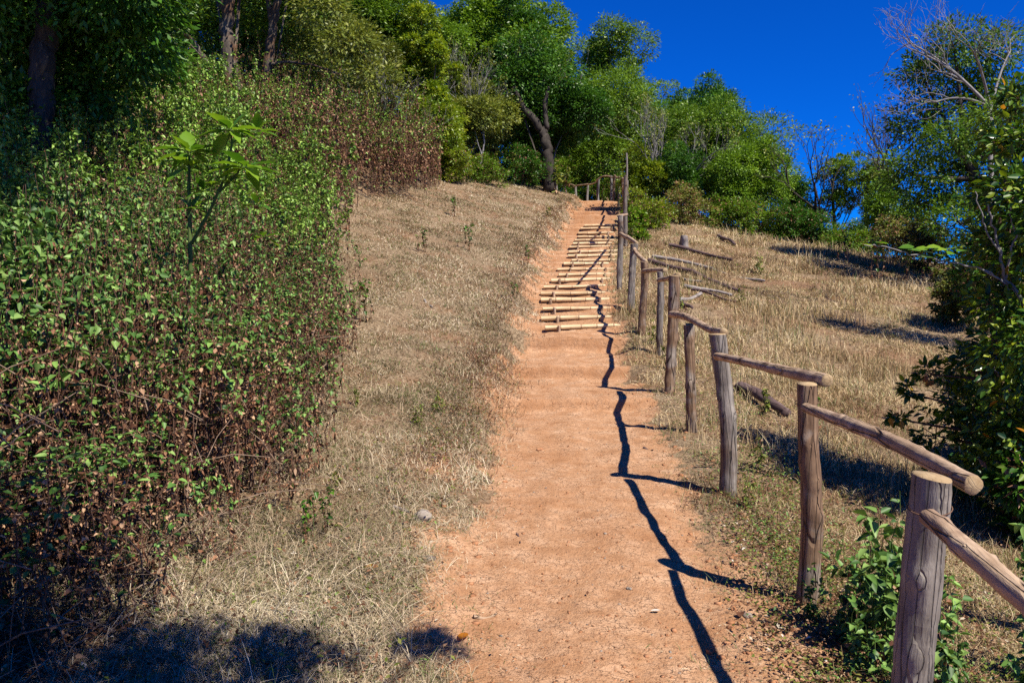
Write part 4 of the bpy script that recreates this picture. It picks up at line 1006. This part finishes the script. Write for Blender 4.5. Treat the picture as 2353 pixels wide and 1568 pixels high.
# ------------------------------------------------------------------ trees that frame the view
def free_tree(name, base, lobes, label, mat, tmat, seed, leaves, size, tr, cat='tree', group=None, asp=.42, mats2=None, bx=None, clump=.32, droop=.5, shell=.2, shape='diamond', trunkpts=None, spread=1.0, fine=True):
    """lobes in world space (x,y,z,r)"""
    global rng
    g = np.random.default_rng(seed+7000); rng = g; b = np.array(base, float)
    root = empty(name, base, label, cat, group); tb = Acc()
    L = [(np.array(l[:3])-b, l[3]) for l in lobes]
    top = sum(l[0] for l in L)/len(L)
    tp = [np.zeros(3)]+[np.array(p)-b for p in (trunkpts or [])]+[top]
    tt = np.linspace(0, len(tp)-1, 16); P = np.stack([np.interp(tt, np.arange(len(tp)), [p[i] for p in tp]) for i in range(3)], 1)
    for _ in range(2): P[1:-1] = (P[:-2]+2*P[1:-1]+P[2:])/4
    tube(tb, P, np.linspace(tr*1.15, tr*.5, 16), 9, 0, .5, rough=.12)
    for c, r in L:
        dd = np.linalg.norm(P-c, axis=1)+np.maximum(0, (P[:, 2]-c[2]))*1.5; s = P[int(np.argmin(dd))]
        mid = (s+c)/2+g.normal(size=3)*.08*np.linalg.norm(c-s); u = np.linspace(0, 1, 7)[:, None]
        tube(tb, (1-u)**2*s+2*u*(1-u)*mid+u*u*c, tr*np.linspace(.42, .12, 7), 6, 0, .5, cap=False)
        for _ in range(5 if fine else 2):
            e = c+rdir(1, .2)[0]*r*.95; tube(tb, [c, (c+e)/2+g.normal(size=3)*.1*r, e], [tr*.12, tr*.08, tr*.03], 4, 0, .5, cap=False)
    t = tb.build('trunk', tmat, None, smooth=True); t.parent = root
    la = Acc(); crown_leaves(la, [(c, (r, r, r*.8)) for c, r in L], leaves, size, asp, clump=clump, droop=droop, shell=shell, shape=shape, spread=spread)
    ms = [mat]
    if mats2:
        ms.append(mats2[0])
        per = 2 if shape == 'hex' else 1
        for a in la.M:
            k = (rng.random(len(a)//per) < mats2[1]).astype(int); a[:] = np.repeat(k, per)
    c = la.build('crown', ms, None); c.parent = root
    return root
# tree behind the camera on the right, whose boughs shade the lower left corner
def shadow_lobe(sx, sy, r, h):     # bough whose shadow falls on ground point (sx, sy)
    k = h/math.tan(SUN_EL); n = np.array([SUNV[0], SUNV[1]])/math.hypot(SUNV[0], SUNV[1])
    return (sx+n[0]*k, sy+n[1]*k, G(sx, sy)+h, r)
lob = [shadow_lobe(*a) for a in [(-.38, 3.62, .17, 4.1), (-.95, 3.42, .22, 4.1), (-1.25, 3.25, .32, 4.2), (-1.75, 3.15, .5, 4.3), (-2.5, 3.1, .65, 4.5), (-3.3, 3.3, .6, 4.6), (-3.9, 4.3, .5, 4.7),
      (-1.2, 2.5, .55, 4.3), (-2.1, 2.3, .8, 4.6), (-.35, 2.9, .22, 4.2), (-3.0, 2.4, .7, 4.8)]]
free_tree('shade_tree', (3.6, -2.6, G(3.6, -2.6)-.1), lob, 'broadleaf tree standing behind the viewpoint, its boughs shading the lower left corner', L_DEEP, B_TRUNK2, 1, 34000, .07, .07, trunkpts=[(3.3, -2.2, 2.2)], clump=.5, fine=False)
lob = [shadow_lobe(*a) for a in [(-6.0, 10.0, .9, 7.5), (-7.3, 11.0, 1.1, 7.8), (-7.2, 13, .9, 8), (-8.7, 12.8, 1.2, 8), (-5.6, 8.2, .6, 7.2), (-9.4, 15, 1.0, 8), (-7.5, 9, .9, 7.4), (-4.7, 6.6, .4, 7.0)]]
free_tree('shade_tree', (-3.4, -1.2, G(-3.4, -1.2)-.1), lob, 'tall broadleaf tree behind the viewpoint on the left, shading the thicket under the big trunk', L_DEEP, B_TRUNK2, 2, 26000, .13, .2, trunkpts=[(-3.2, -.6, 3.5), (-2.6, 1.5, 6.5)], clump=.4, fine=False)

# right hand tall tree (behind) with bare reaching boughs
yT = 21.0
tl = [(2190, 105, 75), (2270, 130, 85), (2115, 170, 60), (2200, 210, 80), (2290, 240, 80), (2120, 290, 85), (2190, 330, 75), (2090, 400, 75), (2170, 420, 80), (2250, 360, 80), (2110, 470, 65),
      (2200, 510, 80), (2280, 470, 90), (2330, 560, 90), (2240, 600, 75), (2340, 330, 80)]
lobes = []
rr = random.Random(5)
for a, b, r in tl:
    yy = yT+rr.uniform(-1.2, 1.2); p = pt(a, b, yy); lobes.append((p[0], yy, p[2], r/1960*yy))
bx = pt(2330, 700, yT)
free_tree('tall_tree', (bx[0], yT, G(bx[0], yT)-.2), lobes, 'tall dark leafy tree at the right edge of the sky', L_DEEP, B_TRUNK, 3, 36000, .10, .17, trunkpts=[tuple(pt(2300, 560, yT)), tuple(pt(2240, 400, yT))],
          mats2=(L_MID, .55), clump=.30)
def bough_tree(name, base_px, y, tips_px, label, seed, r=.09):
    global rng
    g = np.random.default_rng(seed+8000); rng = g; a = Acc()
    s = pt(*base_px, y); z = G(s[0], y)-.2; b = np.array([s[0], y, z]); root = empty(name, b, label, 'tree')
    tube(a, [np.zeros(3), (s-b)*.5+np.array([.1, 0, 0]), s-b], [r*1.3, r*1.1, r], 8, 0, .5)
    for (x_, y_, dep, L) in tips_px:
        e = pt(x_, y_, y+g.uniform(-.8, .8))-b; s0 = s-b; m_ = (s0+e)/2+np.array([0, 0, .25])
        u = np.linspace(0, 1, 9)[:, None]; P = (1-u)**2*s0+2*u*(1-u)*m_+u*u*e; tube(a, P, np.linspace(r*.7, r*.3, 9), 6, 0, .5, cap=False)
        for k in (4, 6, 8, 8, 7):
            d = nrm((e-s0)+g.normal(size=3)*np.linalg.norm(e-s0)*.35); branchy(a, P[k], d, L, r*.26, dep, g, 4, .7, None, .1, (2, 3), .6, .74)
    t = a.build('trunk', B_GREY, None, smooth=True); t.parent = root
bough_tree('bare_tree', (2275, 250), 15.2, [(2110, 120, 3, .42), (2160, 165, 3, .42), (2230, 110, 3, .4), (2150, 235, 3, .38), (2090, 100, 3, .4), (2320, 120, 3, .35)],
           'pale leafless tree with twigs reaching left into the sky at upper right', 4, .04)
sl = [shadow_lobe(*a) for a in [(5.5, 14.7, .5, 3.2), (6.3, 14.1, .7, 3.3), (7.1, 13.6, .75, 3.3), (7.9, 13.0, .7, 3.3)]]
free_tree('side_tree', (9.8, 11.6, G(9.8, 11.6)-.1), sl, 'small tree just beyond the right edge whose shade lies on the field', L_MID, B_TRUNK, 8, 9000, .08, .06, clump=.4, fine=False)
# near leafy shrub on the right edge
yN = 6.3
nl = [(2340, 230, 70, .3), (2370, 330, 90, 0), (2300, 330, 60, .2), (2350, 450, 90, -.3), (2290, 440, 60, .4), (2360, 580, 100, -.2), (2270, 560, 70, .3), (2350, 720, 100, -.3), (2270, 700, 50, .3),
      (2310, 830, 90, 0), (2230, 850, 70, .3), (2360, 950, 110, -.4), (2200, 930, 70, .2), (2290, 1000, 100, -.1), (2150, 1000, 45, .3), (2090, 900, 28, .2), (2140, 860, 30, .2), (2060, 960, 22, .2), (2230, 1090, 80, .3), (2340, 1130, 100, 0), (2390, 800, 120, -.6), (2420, 500, 130, -.4), (2430, 1050, 150, -.6)]
lobes = []
for a, b, r, dy in nl:
    p = pt(a, b, yN+dy); lobes.append((p[0], p[1], p[2], r/1960*yN))
bx = pt(2330, 1100, yN)
o = free_tree('broadleaf_shrub', (bx[0], yN, G(bx[0], yN)-.05), lobes, 'tall glossy leaved shrub at the right edge, lime and orange leaves among dark ones', L_SHINY, B_STEM, 5, 14500, .060, .04, cat='shrub',
          asp=.52, mats2=(L_YEL, .32), clump=.46, shape='hex', droop=.7)
la = Acc()
for _ in range(60):
    a, b, r, dy = rr.choice(nl); p = pt(a+rr.uniform(-r, r)*.8, b+rr.uniform(-r, r)*.8, yN+dy-rr.uniform(.1, .35))
    add_leaves(la, np.array([p]), rdir(1, -.3), rdir(1, .6)+np.array([[0, -.6, 0]]), .075, .04, 0, rng.random(1), 'hex')
c = la.build('autumn_leaves', L_ORANGE, None, (0, 0, 0)); c.parent = o; c.location = -o.location; c['label'] = 'scattered orange and yellow leaves'
# pale twigs through that shrub
a_ = Acc(); g = np.random.default_rng(55); rng = g
for pts_, r in (([(2350, 700), (2310, 640), (2290, 560), (2270, 470)], .014), ([(2310, 640), (2330, 540), (2320, 470)], .009), ([(2300, 590), (2260, 520), (2240, 440)], .008), ([(2352, 940), (2310, 880), (2270, 820)], .010),
                ([(2330, 660), (2260, 620), (2180, 600), (2100, 585), (2030, 565), (1985, 563)], .008), ([(2260, 620), (2310, 650), (2345, 690)], .006)):
    P = np.array([pt(x_, y_, yN-.45) for x_, y_ in pts_])-np.array(o.location)
    tt = np.linspace(0, len(P)-1, 5*len(P)); PP = np.stack([np.interp(tt, np.arange(len(P)), P[:, i]) for i in range(3)], 1); PP[1:-1] += g.normal(size=PP[1:-1].shape)*.006
    tube(a_, PP, np.linspace(r, r*.45, len(PP)), 5, 0, .5, cap=False)
t_ = a_.build('pale_branch', B_GREY, None, smooth=True); t_.parent = o; t_['label'] = 'bare pale twigs and a thin bough arching left'
la = Acc()
for x_, y_ in ((1990,560),(2010,556),(2085,572),(2100,566),(2120,578),(2135,570),(2150,582),(2160,566),(2175,572),(2190,580),(2200,568),(2215,574),(2110,588),(2240,600),(2260,608),(2280,598),(2300,602),(2320,590),(2340,600),(2310,625),(2265,630)):
    p = pt(x_, y_, yN-.45)-np.array(o.location); an = g.uniform(0, 6.28)
    add_leaves(la, np.array([p]), np.array([[math.cos(an), math.sin(an)*.5, -.1]]), np.array([[0, -.35, 1.0]])+g.normal(size=(1, 3))*.15, .11, .075, 0, g.random(1), 'hex', .08)
c = la.build('lime_leaves', L_LIME, None); c.parent = o; c['label'] = 'sunlit lime leaves along the arching bough'
# darker bushes lower on the right edge, between shrub and field
RB = 'bushes on the right margin of the field'
for i, (px, top, y, wd, mt, lb) in enumerate([(2290,520,14.5,170,L_DEEP,'dark bush at right behind the arching bough'), (2200,590,15.5,110,L_OLIVE,'olive brown bush at the lower right end of the crest'),
    (2340,600,10.5,190,L_DEEP,'deep green bush under the tall glossy shrub'), (2320,900,7.6,150,L_OLIVE,'shaded scrub at the foot of the glossy shrub'), (2400,1040,5.6,130,L_DEEP,'dark scrub beyond the nearest rail at the right edge')]):
    tree_px('bush', px, top, y, wd, base=-.05, nl=9, leaves=7000, size=.075, mat=mt, seed=140+i, tr=.03, tmat=B_STEM, group=RB, label=lb, cat='bush', mats2=(L_DRY, .2))

# ------------------------------------------------------------------ big leaved sapling in the thicket
def sapling():
    global rng
    g = np.random.default_rng(91); rng = g; y0 = 6.4
    b = pt(437, 700, y0); b[2] = G(b[0], y0); root = empty('sapling', b, 'lime green sapling with very large leaves in rosettes, rising from the thicket', 'sapling')
    sa, la = Acc(), Acc()
    P = lambda x, y, d=0: pt(x, y, y0+d)-b
    def poly(pts, r0, r1): 
        Q = np.array(pts); t = np.linspace(0, len(Q)-1, 6*len(Q)); Q = np.stack([np.interp(t, np.arange(len(Q)), Q[:, i]) for i in range(3)], 1)
        for _ in range(2): Q[1:-1] = (Q[:-2]+2*Q[1:-1]+Q[2:])/4
        tube(sa, Q, np.linspace(r0, r1, len(Q)), 7, 0, .5)
    poly([np.zeros(3), P(437, 560), P(434, 420), P(435, 350)], .022, .008)
    poly([P(440, 560), P(480, 490, -.05), P(520, 400, -.1), P(533, 330, -.1), P(530, 300, -.1)], .014, .006)
    poly([P(505, 440, -.08), P(545, 400, -.15), P(560, 372, -.2)], .010, .005)
    poly([P(533, 330, -.1), P(565, 305, 0), P(590, 300, .05)], .007, .004)
    ros = [(P(434, 350), 17, .25), (P(434, 385), 9, .22), (P(530, 300, -.1), 16, .25), (P(565, 385, -.2), 13, .27), (P(592, 303, .05), 8, .18), (P(590, 470, -.1), 6, .17), (P(470, 440, 0), 8, .15), (P(440, 480), 6, .14), (P(605, 545, 0), 4, .15), (P(515, 420, -.1), 6, .2)]
    for c, n, L in ros:
        for k in range(n):
            a = k*2.4+g.uniform(-.3, .3); el = g.uniform(.0, 1.1) if k < n*.6 else g.uniform(-.5, .2)
            d = np.array([math.cos(a)*math.cos(el), math.sin(a)*math.cos(el), math.sin(el)]); side = nrm(np.cross(d, [0, 0, 1.0])); nn = np.cross(side, d)
            s = L*.95*g.uniform(.6, 1.2); st = c+d*s*.12; tube(sa, [c, st], [.003, .002], 3, 0, .5, cap=False)
            m = 9; ts = np.linspace(0, 1, m); w_ = s*.21*np.sin(np.clip(ts*1.05, 0, 1)**.8*math.pi)*(1+.10*np.cos(np.arange(m)*math.pi)); w_[0] = .002; w_[-1] = .001
            mid = st+d*s*ts[:, None]-np.array([0, 0, 1])*(s*.22*ts**2)[:, None]
            fold = nn*(w_*.28)[:, None]; V = np.concatenate([mid, mid+side*w_[:, None]+fold, mid-side*w_[:, None]+fold])
            Q = [[i, i+1, m+i+1, m+i] for i in range(m-1)]+[[i, 2*m+i, 2*m+i+1, i+1] for i in range(m-1)]
            la.add(V, Q, 0, g.random())
    s = sa.build('stem', B_STEMG, None, smooth=True); s.parent = root
    l = la.build('leaves', L_SAP, None); l.parent = root
L_SAP = leafmat('sapling_leaf', [(.06, .17, .012), (.12, .26, .015), (.18, .34, .02), (.24, .40, .03)], .38, .45, .35)
sapling()

# ------------------------------------------------------------------ weeds
WG = 'tall green weeds by the near fence posts'
bright = [make_plant('leafy_weed', 'x', 'weed', WG, 4, .75, .10, 18, .062, -.1, .08, 40+i, green=L_WEED, stem=B_STEMG, r=.004, lean=.2, twigs=2) for i in range(4)]
pos = [(1.52,3.75,.8),(1.62,3.55,.95),(1.70,3.85,1.05),(1.60,3.30,.75),(1.45,3.45,.5),(1.78,3.55,.8),(1.50,3.15,.55),(1.68,3.15,.7),(1.42,3.95,.45),(1.85,4.1,.7),
       (1.72,2.65,.55),(1.85,2.8,.6),(1.98,3.0,.6),(1.78,2.45,.5),(2.05,3.3,.7),(1.66,2.85,.5),(1.93,2.5,.6),(2.15,3.05,.6),(2.3,3.6,.8),(2.6,4.2,.9)]
for i, (x, y, s) in enumerate(pos):
    lb = 'bright green weed with drooping pointed leaves between the two nearest posts' if i < 10 else 'bright green weed with broad leaves under the nearest rail, right of the nearest post'
    put(bright[i % 4], x, y, s, label=lb, group=WG if i < 10 else 'green weeds under the nearest rail')
small = [make_plant('small_weed', 'x', 'weed', 'g', 3, .5, .08, 12, .05, -.1, .15, 50+i, green=L_OLIVE, stem=B_STEMG, r=.0035, lean=.2, twigs=1) for i in range(3)]
darkw = [make_plant('dry_weed', 'x', 'weed', 'g', 4, .6, .10, 13, .055, .3, .35, 60+i, green=L_DEEP, stem=B_STEM, r=.004, lean=.15, twigs=2) for i in range(3)]
LW = [(835,740,1.1,1,'dark straggly weed standing on the left slope beside the thicket edge'), (1005,955,.75,0,'small green weed on the left bank near the path bend'), (963,980,.7,0,'slim green weed left of the one on the path bank'),
 (1078,575,1.1,1,'weed in the middle of the left slope'), (1040,490,1.0,1,'thin weed high on the left slope under the wood'), (968,575,.9,1,'weed between thicket and middle of the left slope'),
 (820,930,.6,0,'low green weed beside the thicket foot'), (770,1120,.5,0,'broad leaved green seedling on the near left grass'), (700,1250,.6,1,'wilting weed with yellow leaves in the near left grass'),
 (745,1230,.7,1,'wilting brown leaved weed right of the thicket corner'), (1258,495,.9,0,'green tuft on the left edge of the steps'), (1210,600,.7,1,'dark tuft along the left edge of the bamboo flight'), (1180,690,.6,1,'dark tuft left of the lower bamboo steps'),
 (1740,625,1.3,0,'leafy weed on the right slope beyond the bleached pole'), (1935,605,1.5,1,'tall weed clump on the right slope below the ridge'), (2010,640,1.9,1,'tall dark weed below the arching bough'), (2080,645,1.6,1,'dark weed right of the tall one below the arching bough'),
 (2130,650,1.6,1,'dark weed at the far right of the field edge'), (1560,720,1.0,0,'green weed just behind the middle posts'), (1700,545,1.0,0,'weed beside the short dark branch'), (1700,690,.9,0,'green weed at the end of the dark cracked log'),
 (1445,700,.8,0,'green weed growing between posts at the foot of the stairs'), (1500,790,.9,0,'bright weed among the posts below the stairs'), (1530,850,.9,0,'green weed wrapped around the tall brown post'), (1470,760,.7,0,'weed at the foot of the grey post beside the lowest bamboo'),
 (1740,1080,.8,0,'green herb behind the grey post nearest the path'), (1720,1170,.7,0,'green herb right of the grey post foot'), (1760,960,.8,0,'weed beside the purplish log'), (1870,1010,.7,1,'dry weed under the second nearest rail'),
 (1450,560,1.2,0,'green weed beside the upper fence posts'), (1470,545,1.2,0,'green weed right of the upper fence posts'), (1640,840,.8,1,'dry weed between the forked-knot rail and the field')]
for i, (px, py, s, k, lb) in enumerate(LW):
    p = at(px, py, False); put((darkw if k else small)[i % 3], p[0], p[1], s*(.85 if p[1] < 8 else 1.0), label=lb, group='scattered weeds on the slopes')
# slender saplings with hanging leaves along the crest
slim = [make_plant('slender_sapling', 'x', 'sapling', 'g', 1, 1.6, .02, 26, .17, .35, -.3, 70+i, green=L_OLIVE, stem=B_GREY, r=.016, lean=.12, twigs=5) for i in range(2)]
for i, (px, py, s, lb) in enumerate([(1137,412,1.0,'slender pale stemmed sapling at the left of the crest'), (1183,420,1.2,'slender pale stemmed sapling leaning below the forked trunk'), (1277,448,1.0,'slender sapling with long drooping leaves left of the far fence'), (1300,440,.9,'slender sapling beside the end of the far fence')]):
    p = at(px, py, False); put(slim[i % 2], p[0], p[1], s, label=lb, group='slender saplings along the crest')

# ------------------------------------------------------------------ single small things on the ground
def ground_stick(px, py, px2, py2, r, label, mat=B_LOG, cat='stick', lift=.0, seed=0):
    A = at(px, py); B = at(px2, py2); A[2] += r; B[2] += r+lift
    tag(log_between('stick', A, B, r, r*.6, mat, None, seed=seed, rings=16, sides=8, bend=.012, knots=2, lump=.15), label, cat, 'sticks on the ground')
ground_stick(1088, 1420, 1140, 1417, .010, 'short broken stick lying across the near path', B_RAIL, seed=1)
ground_stick(893, 1415, 940, 1495, .008, 'dark forked stick on the left path edge by the shadow', B_LOG, seed=2)
ground_stick(1187, 1228, 1195, 1250, .007, 'small dark twig in the middle of the path', B_LOG, seed=3)
ground_stick(975, 692, 993, 708, .018, 'pale piece of wood on the left slope', B_LOGP, seed=4)
ground_stick(1478, 1030, 1500, 1036, .010, 'flat dark bark strip on the path near the third post shadow', B_LOG, seed=5)
ground_stick(905, 1168, 940, 1180, .012, 'pale stick in the matted grass left of the path', B_LOGP, seed=6)
def stone(px, py, s, label, mat=ROCK, seed=0):
    global rng
    g = np.random.default_rng(seed+9000); bm = bpy.data.meshes.new('stone')
    import bmesh
    b = bmesh.new(); bmesh.ops.create_icosphere(b, subdivisions=3, radius=1)
    k = g.random(3)*6
    for v in b.verts:
        c = v.co; n = 1+.22*math.sin(c.x*2.7+k[0])*math.cos(c.y*2.3+k[1])+.10*math.sin(c.z*6+c.x*5+k[2])+.05*math.sin(c.y*13+c.z*9); v.co = Vector((c.x*n*s, c.y*n*s*.8, c.z*n*s*.5))
    for f in b.faces: f.smooth = True
    b.to_mesh(bm); b.free(); bm.materials.append(mat); o = bpy.data.objects.new('stone', bm); COL.objects.link(o); p = at(px, py); o.location = (p[0], p[1], p[2]+s*.08); o.rotation_euler = (0, 0, g.uniform(0, 6))
    tag(o, label, 'stone', 'stones beside the path')
stone(972, 1190, .075, 'pale grey brown stone half sunk in the left path edge', seed=1)
stone(1240, 1033, .030, 'small reddish stone on the worn earth step', CLOD, 2)
stone(1160, 1108, .020, 'little dark stone on the left half of the path', CLOD, 3)
stone(1445, 1352, .016, 'tiny grey stone on the near path', ROCK, 4)
stone(1830, 1445, .05, 'flat pale stone at the right path edge beyond the brown post', CLOD, 5)
stone(1715, 1418, .03, 'angular pale chip right of the fence shadow', ROCK, 6)
stone(1280, 760, .05, 'earthy stone under the lowest bamboo pole', CLOD, 7)
stone(985, 1285, .035, 'stone in the left edge beside the grass', ROCK, 8)
def big_leaf(px, py, L, label, mat, seed):
    g = np.random.default_rng(seed+9500); p = at(px, py); a = g.uniform(0, 6.28); m = 9; ts = np.linspace(0, 1, m)
    d = np.array([math.cos(a), math.sin(a), 0]); s = np.array([-d[1], d[0], 0]); w_ = L*.27*np.sin(ts**.8*math.pi)+.001
    mid = d*L*(ts-.5)[:, None]+np.array([0, 0, 1])*(.012+.15*L*(ts-.4)**2)[:, None]; cu = np.array([0, 0, 1])*(w_*.55*g.uniform(.5, 1.3))[:, None]
    V = np.concatenate([mid, mid+s*w_[:, None]+cu, mid-s*w_[:, None]+cu*.6]); Q = [[i, i+1, m+i+1, m+i] for i in range(m-1)]+[[i, 2*m+i, 2*m+i+1, i+1] for i in range(m-1)]
    o = mesh_obj('dead_leaf', V, np.array(Q), mat, tint=np.full(len(Q), g.random()), loc=tuple(p)); tag(o, label, 'leaf', 'single dead leaves on the ground')
for i, (px, py, L, mt, lb) in enumerate([(1063,1467,.085,L_ORANGE,'large curled tan leaf on the path by the shadow patch'), (1505,1408,.05,L_PALE,'small cream leaf on the near path'), (770,1212,.09,L_DRY,'brown hanging leaf in the left grass'),
  (855,1312,.08,L_ORANGE,'yellow leaf in the near left grass'), (805,1330,.07,L_PALE,'whitish curled leaf in the near left grass'), (748,1340,.07,L_PALE,'whitish leaf left of the curled one in the near grass'), (605,1302,.09,L_PALE,'pale leaf under the thicket corner'),
  (270,1330,.11,L_PALE,'large tan leaf below the thicket stalks'), (820,1500,.07,L_PALE,'pale leaf in the shade at the path edge'), (1700,1418,.07,L_DRY,'dry leaf at the right path edge')]):
    big_leaf(px, py, L, lb, mt, i)
